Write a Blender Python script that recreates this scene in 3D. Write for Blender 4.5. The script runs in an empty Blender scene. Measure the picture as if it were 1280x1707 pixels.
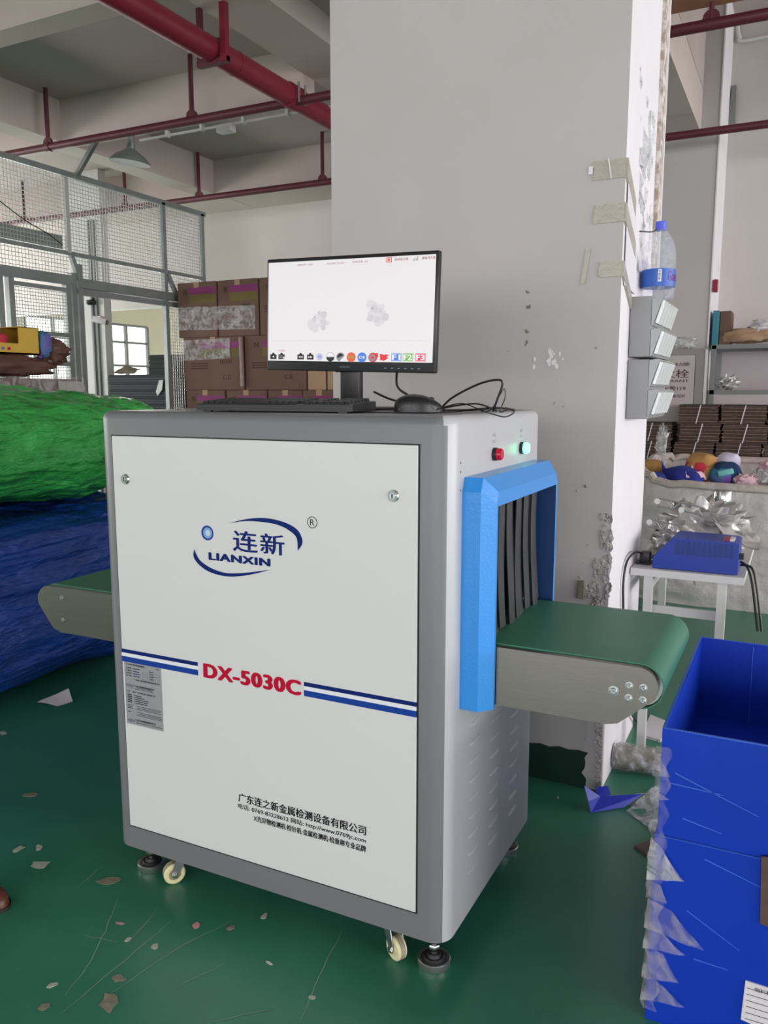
import bpy, bmesh, math, random
from math import sin, cos, pi, radians, sqrt
from mathutils import Vector, Matrix, noise

random.seed(7)
SC = bpy.context.scene
COL = SC.collection

# ------------------------------------------------------------------ camera
cam_d = bpy.data.cameras.new('camera')
cam = bpy.data.objects.new('camera', cam_d)
COL.objects.link(cam)
cam.location = (0, 0, 1.42)
cam.rotation_mode = 'XYZ'
cam.rotation_euler = (radians(90) - 0.1451, 0, 0.4648)
cam_d.sensor_fit = 'VERTICAL'
cam_d.sensor_height = 36.0
cam_d.sensor_width = 27.0
cam_d.lens = 36.0 * 1370.4 / 1707.0
cam_d.clip_start = 0.02
cam_d.clip_end = 200
SC.camera = cam

# ------------------------------------------------------------------ world and light
def srgb(h, a=1.0):
    if isinstance(h, str):
        h = h.lstrip('#'); c = [int(h[i:i+2], 16) / 255 for i in (0, 2, 4)]
    else:
        c = list(h)
    return tuple([(x / 12.92 if x <= 0.04045 else ((x + 0.055) / 1.055) ** 2.4) for x in c] + [a])

world = bpy.data.worlds.new('overcast_sky'); SC.world = world
world.use_nodes = True
bg = world.node_tree.nodes['Background']
bg.inputs[0].default_value = (0.98, 0.96, 1.0, 1)
bg.inputs[1].default_value = 3.0

def area(name, loc, rot, sx, sy, power, color=(1, 1, 1)):
    d = bpy.data.lights.new(name, 'AREA'); d.shape = 'RECTANGLE'; d.size = sx; d.size_y = sy
    d.energy = power; d.color = color
    o = bpy.data.objects.new(name, d); COL.objects.link(o); o.location = loc; o.rotation_euler = rot
    return o
# daylight coming in through the window bands of the hall
area('daylight_right_windows', (8.8, 2.5, 2.0), (0, radians(90), 0), 2.4, 13.0, 700, (1.0, 0.955, 0.975))
area('daylight_rear_windows', (0.5, -8.8, 2.1), (radians(90), 0, 0), 12.0, 2.4, 360, (1.0, 0.955, 0.985))
area('daylight_left_windows', (-11.45, 10.5, 1.9), (0, radians(-90), 0), 1.7, 9.0, 700, (1.0, 0.96, 0.93))
area('daylight_left_front_windows', (-11.45, 0.5, 1.9), (0, radians(-90), 0), 1.7, 8.0, 300, (1.0, 0.96, 0.95))

SC.view_settings.view_transform = 'Standard'
SC.view_settings.look = 'None'
SC.view_settings.exposure = 0.0
SC.view_settings.gamma = 1.0
SC.view_settings.use_curve_mapping = False

# ------------------------------------------------------------------ materials
def mat(name, col, rough=0.5, metal=0.0, var=0.0, vscale=6.0, bump=0.0, bscale=40.0, spec=0.5,
        emit=None, estr=0.0, col2=None, c2lo=0.5, c2hi=0.7, coord='Object', alpha=1.0, trans=0.0, aniso=None, stretch=None, coat=0.0, ior=None):
    m = bpy.data.materials.new(name); m.use_nodes = True
    nt = m.node_tree; p = nt.nodes['Principled BSDF']; N = nt.nodes.new; L = nt.links.new
    p.inputs['Base Color'].default_value = srgb(col)
    p.inputs['Roughness'].default_value = rough
    p.inputs['Metallic'].default_value = metal
    p.inputs['Specular IOR Level'].default_value = spec
    if coat: p.inputs['Coat Weight'].default_value = coat; p.inputs['Coat Roughness'].default_value = 0.1
    if ior: p.inputs['IOR'].default_value = ior
    if trans: p.inputs['Transmission Weight'].default_value = trans
    if alpha < 1: p.inputs['Alpha'].default_value = alpha
    if emit:
        p.inputs['Emission Color'].default_value = srgb(emit); p.inputs['Emission Strength'].default_value = estr
    tc = N('ShaderNodeTexCoord'); src = tc.outputs[coord]
    if stretch:
        mp = N('ShaderNodeMapping'); mp.inputs['Scale'].default_value = stretch; L(src, mp.inputs[0]); src = mp.outputs[0]
    if var or col2:
        n = N('ShaderNodeTexNoise'); n.inputs['Scale'].default_value = vscale; n.inputs['Detail'].default_value = 6
        L(src, n.inputs['Vector'])
        mr = N('ShaderNodeMapRange'); L(n.outputs[0], mr.inputs[0])
        mx = N('ShaderNodeMix'); mx.data_type = 'RGBA'
        if col2:
            mr.inputs[1].default_value = c2lo; mr.inputs[2].default_value = c2hi
            mx.inputs[6].default_value = srgb(col); mx.inputs[7].default_value = srgb(col2)
        else:
            mr.inputs[1].default_value = 0.3; mr.inputs[2].default_value = 0.7
            c = srgb(col)
            mx.inputs[6].default_value = tuple([max(0, x * (1 - var)) for x in c[:3]] + [1])
            mx.inputs[7].default_value = tuple([min(1, x * (1 + var)) for x in c[:3]] + [1])
        L(mr.outputs[0], mx.inputs[0]); L(mx.outputs[2], p.inputs['Base Color'])
    if bump:
        n2 = N('ShaderNodeTexNoise'); n2.inputs['Scale'].default_value = bscale; n2.inputs['Detail'].default_value = 5
        L(src, n2.inputs['Vector'])
        b = N('ShaderNodeBump'); b.inputs['Strength'].default_value = bump; b.inputs['Distance'].default_value = (.06 if bump > .7 else .035 if bump == .49 else .01)
        L(n2.outputs[0], b.inputs['Height']); L(b.outputs[0], p.inputs['Normal'])
    return m

M = {}
def dm(k, *a, **kw): M[k] = mat(k, *a, **kw)
dm('plaster', '#c9c3bf', .85, var=.05, vscale=1.2, bump=.12, bscale=60)
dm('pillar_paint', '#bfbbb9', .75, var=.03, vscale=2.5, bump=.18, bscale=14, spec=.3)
dm('pillar_side', '#e8e4e9', .7, var=.03, vscale=4, bump=.15, bscale=20, spec=.3)  # paler than the front: daylight on the right face put into its colour
dm('ceiling_paint', '#bcaea9', .9, var=.06, vscale=.9, bump=.1, bscale=30)
dm('beam_paint', '#c8bbb4', .88, var=.06, vscale=1.1, bump=.1, bscale=30)
dm('skirt_paint', '#12352b', .35, var=.1, vscale=4)
dm('broken_plaster', '#cbc6c2', .95, var=.18, vscale=40, bump=.8, bscale=60)
dm('dirt_board', '#a79889', .95, col2='#e0dad4', c2lo=.42, c2hi=.62, vscale=30, bump=.5, bscale=80)
dm('cream_wall', '#dcd6c6', .85, var=.04, vscale=1)
dm('machine_grey', '#75777a', .38, spec=.5, bump=.05, bscale=420)
dm('machine_light', '#b9bbbf', .33, bump=.05, bscale=420)
dm('machine_white', '#dadcdb', .36, bump=.03, bscale=420)
dm('dark_gap', '#17191b', .7)
dm('print_navy', '#07246c', .55, spec=.15)
dm('print_blue', '#123f96', .5, spec=.2)
dm('print_red', '#bb0a34', .55, spec=.15)
dm('print_black', '#0e0f13', .6, spec=.15)
dm('print_white', '#e9ecf0', .4)
dm('ball_blue', '#5b87c4', .3, col2='#b9d3ee', c2lo=.5, c2hi=.62, vscale=30)
dm('plate_grey', '#a9abae', .35, .3)
dm('chrome', '#d5d7d8', .16, 1.0)
dm('rim_steel', '#b4b8b7', .28, .85)
dm('zinc', '#b9bec0', .32, .95, var=.08, vscale=30)
dm('steel_brushed', '#96918b', .26, 1.0, var=.05, vscale=8, bump=.06, bscale=60, stretch=(1, 40, 40))
dm('belt_green', '#387a63', .42, var=.06, vscale=3, bump=.08, bscale=300)
dm('rubber', '#2b2b2c', .5, var=.1, vscale=14)
dm('curtain_rubber', '#3a3a3d', .42, var=.1, vscale=6)
dm('black_plastic', '#17191c', .38)
dm('black_gloss', '#0d0f12', .15)
dm('key_plastic', '#212429', .5)
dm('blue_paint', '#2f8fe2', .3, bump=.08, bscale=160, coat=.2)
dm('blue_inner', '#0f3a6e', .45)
dm('nylon_wheel', '#e4deae', .4, var=.04, vscale=30, bump=.1, bscale=80)
dm('wheel_tread', '#a39a84', .7, var=.2, vscale=60)
dm('red_pipe', '#7f2033', .4, var=.08, vscale=6)
dm('red_pipe_dark', '#5c2733', .45, var=.12, vscale=9)
dm('galv', '#8d9594', .45, .55, var=.12, vscale=7)
dm('galv_wire', '#c6cac8', .45, .6)
dm('brown_board', '#a06c4a', .7, var=.15, vscale=5)
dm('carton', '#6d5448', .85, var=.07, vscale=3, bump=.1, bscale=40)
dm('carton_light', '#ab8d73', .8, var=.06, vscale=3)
dm('carton_edge', '#5c4a40', .9, var=.2, vscale=22)
dm('carton_edge_light', '#7c685a', .9, var=.2, vscale=30)
dm('print_magenta', '#83306a', .7, var=.12, vscale=5)
dm('print_olive', '#6f6238', .8, var=.08, vscale=5)
dm('print_brown', '#4a342c', .8)
dm('dark_carton', '#2b3036', .75, var=.2, vscale=10)
dm('navy_box', '#1c2836', .6, var=.12, vscale=5)
dm('bale_green', '#3cb352', .3, var=.2, vscale=3, bump=.9, bscale=7, stretch=(1, 1, 2.6), coat=.3)
dm('bale_blue', '#153f96', .32, var=.22, vscale=3, bump=.8, bscale=6, stretch=(1, 1, 3.2), coat=.2)
dm('crate_blue', '#0938b4', .45, var=.07, vscale=2.5, spec=.3)
dm('crate_edge', '#3568d6', .5)
dm('tool_blue', '#1d3a9c', .4, bump=.05, bscale=200)
dm('white_paint', '#d3d4d2', .45, var=.03, vscale=8)
dm('white_sack', '#cbc8c6', .5, var=.1, vscale=5, bump=.49, bscale=11)
dm('sack_rim', '#c3b9b2', .6, var=.15, vscale=18, bump=.4, bscale=50)
dm('card_grey', '#8f9091', .45, var=.04, vscale=5)
dm('card_front', '#959a9b', .3, spec=.6)
dm('card_pocket', '#f0f2f2', .25, spec=.6)
dm('bottle_blue_label', '#2f62bd', .4, var=.12, vscale=25)
dm('bottle_cap', '#5560d8', .4)
dm('label_purple', '#7a2f9a', .4)
dm('paper', '#dedbe0', .8, var=.03, vscale=8)
dm('tape', '#b0aa9c', .3, var=.06, vscale=20, spec=.6, bump=.2, bscale=60)
dm('plush_navy', '#2a3490', .95, var=.2, vscale=12, bump=.4, bscale=160)
dm('plush_blue', '#4655b4', .95, var=.15, vscale=12, bump=.4, bscale=160)
dm('plush_tan', '#b48a52', .95, var=.15, vscale=12, bump=.4, bscale=160)
dm('plush_red', '#c8394a', .95, var=.12, vscale=12, bump=.3, bscale=160)
dm('plush_pink', '#e6c3d0', .95, var=.08, vscale=12, bump=.3, bscale=160)
dm('plush_lavender', '#d3cfe6', .95)
dm('plush_teal', '#3d8fb0', .95, col2='#7b4fa8', c2lo=.4, c2hi=.6, vscale=6)
dm('plush_dark', '#1b3c66', .95, var=.15, vscale=12)
dm('plush_mint', '#7fd0cc', .95)
dm('yellow_card', '#d6b048', .6, var=.05, vscale=7)
dm('brown_film', '#6b4d45', .25, var=.3, vscale=5, bump=.3, bscale=25)
dm('foil', '#cfcdcb', .25, .45, var=.2, vscale=9, bump=.3, bscale=30)
dm('teal_box', '#3a8296', .6)
dm('cabinet_paint', '#bcb2b4', .4, var=.03, vscale=4)
dm('cabinet_frame', '#8f8a88', .4, var=.04, vscale=4)
dm('cabinet_text', '#5a3440', .6)
dm('shelf_grey', '#7d8081', .5, var=.05, vscale=5)
dm('alarm_red', '#8e1c3a', .4)
dm('lamp_shade', '#8b9290', .4, .5)
dm('white_plastic', '#d8d6d8', .4)
dm('shoe_leather', '#5a3226', .4, var=.15, vscale=20)
dm('scrap', '#a9b0a2', .9, var=.15, vscale=40)
dm('scrap_dirty', '#7f7b6c', .9, var=.25, vscale=50)
dm('scrap_pink', '#c98a94', .8)
dm('scratch', '#7d9c8c', .6)
dm('blue_scrap', '#1f33b4', .4, var=.1, vscale=10)
dm('brown_plate', '#5a4641', .5)
dm('screen', '#20201f', .3, emit='#e9e6e8', estr=.97)
dm('s_icon_black', '#101114', .4)
def emat(k, c, s=.95): dm(k, '#181818', .35, emit=c, estr=s)
for k, c in dict(icon_lav='#c9c4e6', icon_red='#e2202c', icon_orange='#e85a30', icon_blue='#3f7fdc', icon_green='#6fb83a', icon_crimson='#e02048',
                 icon_grey='#8a8a90', icon_white='#f6f4f6', text_red='#a04050', ghost='#dedbdd', ghost_dark='#d3cfd6').items(): emat('s_' + k, c)
dm('lamp_green', '#8ff5c8', .3, emit='#52ffb0', estr=5.0)
dm('lamp_red', '#b01030', .2, emit='#a00d2a', estr=.25)
dm('sky_glass', '#f7fafc', .1, emit='#ffffff', estr=1.6)

def floor_mat():
    m = bpy.data.materials.new('floor_epoxy'); m.use_nodes = True
    nt = m.node_tree; p = nt.nodes['Principled BSDF']; N = nt.nodes.new; L = nt.links.new
    tc = N('ShaderNodeTexCoord')
    n = N('ShaderNodeTexNoise'); n.inputs['Scale'].default_value = 1.7; n.inputs['Detail'].default_value = 8; n.inputs['Roughness'].default_value = .62
    L(tc.outputs['Object'], n.inputs['Vector'])
    r = N('ShaderNodeValToRGB'); r.color_ramp.elements[0].position = .3; r.color_ramp.elements[1].position = .72
    r.color_ramp.elements[0].color = srgb('#2c7059'); r.color_ramp.elements[1].color = srgb('#3f846c')
    L(n.outputs[0], r.inputs[0])
    # faint grey scuffs
    s = N('ShaderNodeTexNoise'); s.inputs['Scale'].default_value = 9; s.inputs['Detail'].default_value = 10; s.inputs['Roughness'].default_value = .75
    mp = N('ShaderNodeMapping'); mp.inputs['Rotation'].default_value = (0, 0, .8); mp.inputs['Scale'].default_value = (1, 4, 1)
    L(tc.outputs['Object'], mp.inputs[0]); L(mp.outputs[0], s.inputs['Vector'])
    mr = N('ShaderNodeMapRange'); mr.inputs[1].default_value = .6; mr.inputs[2].default_value = .8; mr.inputs[4].default_value = .35
    L(s.outputs[0], mr.inputs[0])
    mx = N('ShaderNodeMix'); mx.data_type = 'RGBA'; L(mr.outputs[0], mx.inputs[0]); L(r.outputs[0], mx.inputs[6]); mx.inputs[7].default_value = srgb('#6f8f80')
    L(mx.outputs[2], p.inputs['Base Color'])
    rr = N('ShaderNodeMapRange'); rr.inputs[3].default_value = .2; rr.inputs[4].default_value = .42; L(n.outputs[0], rr.inputs[0]); L(rr.outputs[0], p.inputs['Roughness'])
    b = N('ShaderNodeBump'); b.inputs['Strength'].default_value = .08; b.inputs['Distance'].default_value = .01
    n3 = N('ShaderNodeTexNoise'); n3.inputs['Scale'].default_value = 14; L(tc.outputs['Object'], n3.inputs['Vector']); L(n3.outputs[0], b.inputs['Height']); L(b.outputs[0], p.inputs['Normal'])
    return m
M['floor'] = floor_mat()

def film_mat(name, amount, tint=(1, 1, 1), rough=.12):
    m = bpy.data.materials.new(name); m.use_nodes = True
    nt = m.node_tree; N = nt.nodes.new; L = nt.links.new
    for n in list(nt.nodes): nt.nodes.remove(n)
    out = N('ShaderNodeOutputMaterial'); mix = N('ShaderNodeMixShader'); tr = N('ShaderNodeBsdfTransparent'); pr = N('ShaderNodeBsdfPrincipled')
    pr.inputs['Base Color'].default_value = (*tint, 1); pr.inputs['Roughness'].default_value = rough
    tc = N('ShaderNodeTexCoord'); n = N('ShaderNodeTexNoise'); n.inputs['Scale'].default_value = 16; n.inputs['Detail'].default_value = 6; n.inputs['Distortion'].default_value = 1.2
    L(tc.outputs['Object'], n.inputs['Vector'])
    mr = N('ShaderNodeMapRange'); mr.inputs[1].default_value = .4; mr.inputs[2].default_value = .72; mr.inputs[3].default_value = amount * .35; mr.inputs[4].default_value = min(1, amount * 2.2)
    L(n.outputs[0], mr.inputs[0]); L(mr.outputs[0], mix.inputs[0])
    b = N('ShaderNodeBump'); b.inputs['Strength'].default_value = .9; b.inputs['Distance'].default_value = .02; L(n.outputs[0], b.inputs['Height']); L(b.outputs[0], pr.inputs['Normal'])
    L(tr.outputs[0], mix.inputs[1]); L(pr.outputs[0], mix.inputs[2]); L(mix.outputs[0], out.inputs[0])
    return m
M['film'] = film_mat('clear_film', .16, (.8, .8, .82))
M['film_thick'] = film_mat('cloudy_film', .4, (.72, .74, .75), .2)
M['film_wrap'] = film_mat('wrap_film', .2, (.6, .58, .66), .15)
M['bottle_plastic'] = film_mat('bottle_plastic', .2, (.72, .78, .95), .06)

# ------------------------------------------------------------------ mesh builder
WM = {}     # world matrices of parents
class MB:
    def __init__(s): s.v = []; s.f = []; s.mi = []; s.mats = []; s.sm = []
    def m(s, name):
        if name not in s.mats: s.mats.append(name)
        return s.mats.index(name)
    def add(s, vs, fs, mat='plaster', smooth=False, X=None):
        b = len(s.v)
        for p in vs:
            p = Vector(p); s.v.append(X @ p if X else p)
        k = s.m(mat)
        for f in fs: s.f.append([b + i for i in f]); s.mi.append(k); s.sm.append(smooth)
        return s
    def box(s, a, b, mat='plaster', X=None):
        x0, y0, z0 = [min(a[i], b[i]) for i in range(3)]; x1, y1, z1 = [max(a[i], b[i]) for i in range(3)]
        vs = [(x0,y0,z0),(x1,y0,z0),(x1,y1,z0),(x0,y1,z0),(x0,y0,z1),(x1,y0,z1),(x1,y1,z1),(x0,y1,z1)]
        return s.add(vs, [(0,3,2,1),(4,5,6,7),(0,1,5,4),(1,2,6,5),(2,3,7,6),(3,0,4,7)], mat, False, X)
    def rbox(s, a, b, r, mat='plaster', seg=3, X=None):
        bm = bmesh.new(); bmesh.ops.create_cube(bm, size=1)
        for v in bm.verts:
            v.co = Vector([a[i] + (b[i] - a[i]) * (v.co[i] + .5) for i in range(3)])
        bmesh.ops.bevel(bm, geom=bm.edges[:], offset=r, segments=seg, profile=.5, affect='EDGES')
        return s.bm(bm, mat, True, X)
    def bm(s, bm, mat, smooth=True, X=None):
        bm.verts.index_update()
        vs = [v.co.copy() for v in bm.verts]; fs = [[v.index for v in f.verts] for f in bm.faces]
        bm.free(); return s.add(vs, fs, mat, smooth, X)
    def tube(s, pts, r, n=8, mat='plaster', caps=True, X=None):
        pts = [Vector(p) for p in pts]; R = r if isinstance(r, (list, tuple)) else [r] * len(pts)
        up = None; vs = []; fs = []
        for i, p in enumerate(pts):
            t = (pts[min(i + 1, len(pts) - 1)] - pts[max(i - 1, 0)])
            t = t.normalized() if t.length > 1e-9 else Vector((0, 0, 1))
            if up is None: up = Vector((0, 0, 1)) if abs(t.z) < .9 else Vector((1, 0, 0))
            a = t.cross(up); a = a.normalized() if a.length > 1e-6 else Vector((1, 0, 0)); up = a.cross(t).normalized()
            for k in range(n):
                q = 2 * pi * k / n; vs.append(p + (a * cos(q) + up * sin(q)) * R[i])
        for i in range(len(pts) - 1):
            for k in range(n): fs.append((i*n+k, i*n+(k+1) % n, (i+1)*n+(k+1) % n, (i+1)*n+k))
        if caps: fs.append(tuple(range(n-1, -1, -1))); fs.append(tuple((len(pts)-1)*n+k for k in range(n)))
        return s.add(vs, fs, mat, True, X)
    def lathe(s, prof, n=24, mat='plaster', X=None, c=(0, 0, 0)):
        vs = []; fs = []; c = Vector(c)
        for r, z in prof:
            for k in range(n): vs.append(c + Vector((r * cos(2*pi*k/n), r * sin(2*pi*k/n), z)))
        for i in range(len(prof) - 1):
            for k in range(n): fs.append((i*n+k, i*n+(k+1) % n, (i+1)*n+(k+1) % n, (i+1)*n+k))
        if prof[0][0] > 1e-6: fs.append(tuple(range(n-1, -1, -1)))
        if prof[-1][0] > 1e-6: fs.append(tuple((len(prof)-1)*n+k for k in range(n)))
        return s.add(vs, fs, mat, True, X)
    def prism(s, poly, d0, d1, axis='y', mat='plaster', X=None):
        # poly in the two other axes; extruded d0..d1 along axis
        def P(u, v, d): return {'y': (u, d, v), 'x': (d, u, v), 'z': (u, v, d)}[axis]
        n = len(poly); vs = [P(u, v, d0) for u, v in poly] + [P(u, v, d1) for u, v in poly]
        fs = [tuple(range(n-1, -1, -1)), tuple(range(n, 2*n))] + [(i, (i+1) % n, n+(i+1) % n, n+i) for i in range(n)]
        return s.add(vs, fs, mat, False, X)
    def flat(s, pts, mat, X=None): return s.add(pts, [tuple(range(len(pts)))], mat, False, X)
    def grid(s, fn, nu, nv, mat, smooth=True, closeu=False, X=None):
        vs = [fn(i / (nu if closeu else nu - 1), j / (nv - 1)) for j in range(nv) for i in range(nu)]; fs = []
        for j in range(nv - 1):
            for i in range(nu if closeu else nu - 1):
                a = j*nu+i; b = j*nu+(i+1) % nu; fs.append((a, b, b+nu, a+nu))
        return s.add(vs, fs, mat, smooth, X)
    def text(s, txt, mapf, u0, u1, v0, v1, mat, bold=0.0, spacing=1.0, bs=1.0, X=None):
        cu = bpy.data.curves.new('txt', 'FONT'); cu.body = txt; cu.space_character = spacing; cu.resolution_u = 3
        o = bpy.data.objects.new('txt', cu); COL.objects.link(o)
        dg = bpy.context.evaluated_depsgraph_get(); dg.update()
        me = bpy.data.meshes.new_from_object(o.evaluated_get(dg))
        if len(me.vertices):
            xs = [v.co.x for v in me.vertices]; ys = [v.co.y for v in me.vertices]
            a, b, c, d = min(xs), max(xs), min(ys), max(ys)
            W = max(b - a, 1e-6); H = max(d - c, 1e-6)
            vs = [mapf(u0 + (v.co.x - a) / W * (u1 - u0), v0 + (v.co.y - c) / H * (v1 - v0)) for v in me.vertices]
            fs = [tuple(p.vertices) for p in me.polygons]
            if bold:     # heavier strokes: shifted copies stacked a hair apart
                d = abs(v1 - v0) * bold; m0 = Vector(mapf(u0, v0))
                nn = (Vector(mapf(u0 + .01, v0)) - m0).cross(Vector(mapf(u0, v0 + .01)) - m0).normalized()
                for k, (du, dv) in enumerate(((-1, 0), (1, 0), (-.6, -.35), (.6, .35), (-.6, .35), (.6, -.35))[:6 if bold > .03 else 4]):
                    s.add([Vector(mapf(u0 + (v.co.x - a) / W * (u1 - u0) + du * d * bs, v0 + (v.co.y - c) / H * (v1 - v0) + dv * d)) + nn * (.00007 * (k + 1)) for v in me.vertices], fs, mat, False, X)
            s.add(vs, fs, mat, False, X)
        bpy.data.objects.remove(o); bpy.data.curves.remove(cu); bpy.data.meshes.remove(me)
        return s
    def build(s, name, parent=None, local=False, ang=35):
        me = bpy.data.meshes.new(name)
        vs = s.v
        if parent is not None and not local:
            inv = WM[parent.name].inverted(); vs = [inv @ p for p in vs]
        origin = Vector((0, 0, 0))
        if parent is None:
            lo = [min(p[i] for p in vs) for i in range(3)]; hi = [max(p[i] for p in vs) for i in range(3)]
            origin = Vector(((lo[0]+hi[0])/2, (lo[1]+hi[1])/2, lo[2])); vs = [p - origin for p in vs]
        me.from_pydata([tuple(p) for p in vs], [], s.f)
        for k in s.mats: me.materials.append(M[k])
        me.polygons.foreach_set('material_index', s.mi)
        me.polygons.foreach_set('use_smooth', s.sm)
        me.update()
        if any(s.sm): me.set_sharp_from_angle(angle=radians(ang))
        o = bpy.data.objects.new(name, me); COL.objects.link(o)
        if parent is not None: o.parent = parent; WM[o.name] = WM[parent.name].copy()
        else: o.location = origin; WM[o.name] = Matrix.Translation(origin)
        return o

def tag(o, label=None, cat=None, group=None, kind=None):
    if label: o['label'] = label
    if cat: o['category'] = cat
    if group: o['group'] = group
    if kind: o['kind'] = kind
    return o
def thing(name, label, cat, loc, rz=0, group=None, rot=None):
    o = bpy.data.objects.new(name, None); COL.objects.link(o); o.empty_display_size = .05
    o.location = loc; e = rot if rot else (0, 0, rz); o.rotation_euler = e
    from mathutils import Euler
    WM[o.name] = Matrix.Translation(loc) @ Euler(e).to_matrix().to_4x4()
    return tag(o, label, cat, group)
def dup(o, parent=None):
    c = o.copy(); COL.objects.link(c)
    if parent: c.parent = parent
    for ch in o.children: dup(ch, c)
    return c
def struct(mb, name, parent=None, label=None):
    o = mb.build(name, parent)
    if parent is None: o['kind'] = 'structure'
    if label: o['label'] = label
    return o
def rotm(ax, deg, c=(0, 0, 0)):
    c = Vector(c); return Matrix.Translation(c) @ Matrix.Rotation(radians(deg), 4, ax) @ Matrix.Translation(-c)
def T(x, y, z): return Matrix.Translation((x, y, z))

# ================================================================== STRUCTURE
struct(MB().box((-11.9, -9.3, -.1), (9.3, 17, 0), 'floor'), 'floor')
CEIL = struct(MB().box((-11.9, -9.3, 3.83), (-.86, 17, 4.75), 'ceiling_paint').box((-.86, -9.3, 4.6), (9.3, 17, 4.75), 'ceiling_paint'), 'ceiling')
def beam(x0, x1, y0, y1, z0=3.5, m='beam_paint'):
    MB().box((x0, y0, z0), (x1, y1, 3.835), m).build('ceiling_beam', CEIL)
for xa, xb in ((-11.7, -5.92), (-5.69, -3.31), (-2.89, -1.45)):
    for ya, yb in ((-5.2, -5.02), (-3.4, -3.22), (-1.6, -1.42), (0.1, .28), (1.83, 2.0), (3.59, 3.76), (5.3, 5.47)):
        beam(xa, xb, ya, yb)
    beam(xa, xb, 7.33, 8.12)
    beam(xa, xb, 10.6, 11.0); beam(xa, xb, 13.4, 13.8)
for xa, xb, zb in ((-5.92, -5.69, 3.498), (-3.31, -2.89, 3.66), (-1.45, -.86, 3.498)):
    beam(xa, xb, -8.8, 15.9, zb)
MB().box((-.86, -3.2, 3.5), (9, -2.8, 4.61), 'beam_paint').box((-.86, 1.0, 3.5), (9, 1.4, 4.61), 'beam_paint').build('ceiling_beam', CEIL)
MB().box((-.858, 4.25, 3.53), (2.9, 5.0, 4.61), 'beam_paint').build('ceiling_beam', CEIL)
MB().box((-.855, 4.2, 3.49), (2.9, 5.1, 3.53), 'brown_board').build('plywood_panel', CEIL)

# back wall, with an opening to the next room on the left
bw = MB(); bw.box((-5.66, 8.12, 0), (9.2, 8.3, 4.65), 'plaster'); bw.box((-11.7, 8.12, 2.47), (-5.66, 8.3, 4.65), 'plaster')
WB = struct(bw, 'wall_back')
for px, pz, pw in ((-4.0, 3.3, .02), (-4.18, 3.28, .012)):
    MB().box((px, 8.112, pz), (px + pw, 8.121, pz + .03), 'print_brown').build('wall_hole', WB)
# outer left wall with a long window band
lw = MB(); X0, X1 = -11.9, -11.7
segs = [(-8.8, -5, None), (-5, 4.6, 'w'), (4.6, 6.4, None), (6.4, 9.6, 'w'), (9.6, 9.9, None), (9.9, 12.82, 'w'), (12.82, 16, None)]
wz0, wz1 = 1.0, 2.69
wins = []
for a, b, k in segs:
    if k is None: lw.box((X0, a, 0), (X1, b, 4.65), 'cream_wall')
    else:
        lw.box((X0, a, 0), (X1, b, wz0), 'cream_wall'); lw.box((X0, a, wz1), (X1, b, 4.65), 'cream_wall'); wins.append((a, b))
struct(lw, 'wall_left')
for wi, (a, b) in enumerate(wins):
    w = bpy.data.objects.new('window_%d' % (wi + 1), None); COL.objects.link(w); w.location = (-11.8, a, wz0); w['kind'] = 'structure'
    WM[w.name] = T(-11.8, a, wz0)
    fr = MB(); n = max(2, round((b - a) / .6))
    for i in range(n + 1):
        y = a + (b - a) * i / n; fr.box((-11.75, y - .025, wz0), (-11.68, y + .025, wz1), 'shelf_grey')
    zr = [wz0, 1.48, 1.922, 2.364, wz1]
    for z in zr: fr.box((-11.75, a, z - .02), (-11.69, b, z + .02), 'shelf_grey')
    fr.build('window_frame', w)
    for i in range(n):
        for j in range(4):
            MB().box((-11.74, a + (b-a)*i/n + .02, zr[j] + .015), (-11.735, a + (b-a)*(i+1)/n - .02, zr[j+1] - .015), 'sky_glass').build('pane', w)
struct(MB().box((-11.7, 15.9, 0), (9.2, 16.1, 4.65), 'cream_wall'), 'wall_far')
# right and rear walls with open window bands (outside the frame)
rw = MB(); rw.box((9, -9, 0), (9.2, 16, .9), 'plaster'); rw.box((9, -9, 3.1), (9.2, 16, 4.65), 'plaster')
for y in (-9, -4.2, .6, 5.4, 8.4, 13): rw.box((9, y, .9), (9.2, y + .5, 3.1), 'plaster')
struct(rw, 'wall_right')
rr = MB(); rr.box((-11.7, -9.2, 0), (9, -9, .9), 'plaster'); rr.box((-11.7, -9.2, 3.1), (9, -9, 4.65), 'plaster')
for x in (-11.7, -6, -.6, 5, 8.5): rr.box((x, -9.2, .9), (x + .5, -9, 3.1), 'plaster')
struct(rr, 'wall_rear')
# pillar of the next room, seen through the opening
p2 = MB().box((-7.5, 7.02, 0), (-7.02, 7.13, 3.84), 'white_paint')
p2.box((-7.19, 6.99, 0), (-7.165, 7.02, 3.3), 'shelf_grey'); p2.box((-7.12, 6.99, 0), (-7.1, 7.02, 3.3), 'shelf_grey')
struct(p2, 'concrete_pillar')
# second pillar at the back on the right
MBp = MB().box((-1.5, 7.45, 0), (-.72, 8.12, 4.62), 'pillar_paint')
struct(MBp, 'concrete_pillar')

# ---- the big pillar in front
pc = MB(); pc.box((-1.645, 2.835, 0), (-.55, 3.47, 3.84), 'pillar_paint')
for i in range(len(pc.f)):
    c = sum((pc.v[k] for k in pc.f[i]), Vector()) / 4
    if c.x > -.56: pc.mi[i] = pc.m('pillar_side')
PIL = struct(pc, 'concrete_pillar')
# dark green skirt with a ragged upper edge
sk = [(-1.645, 0)] + [(-.602 + .006 * sin(i * 3.1) + .004 * cos(i * 7.7), z) for i, z in enumerate([0, .02, .045, .07, .1, .134])]
tp = [(-.602 - (1.043) * i / 30, .134 + .004 * sin(i * 2.7) + .003 * cos(i * 5.9)) for i in range(1, 31)]
MB().prism(sk + tp, 2.829, 2.836, 'y', 'skirt_paint').build('painted_skirt', PIL)
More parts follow.
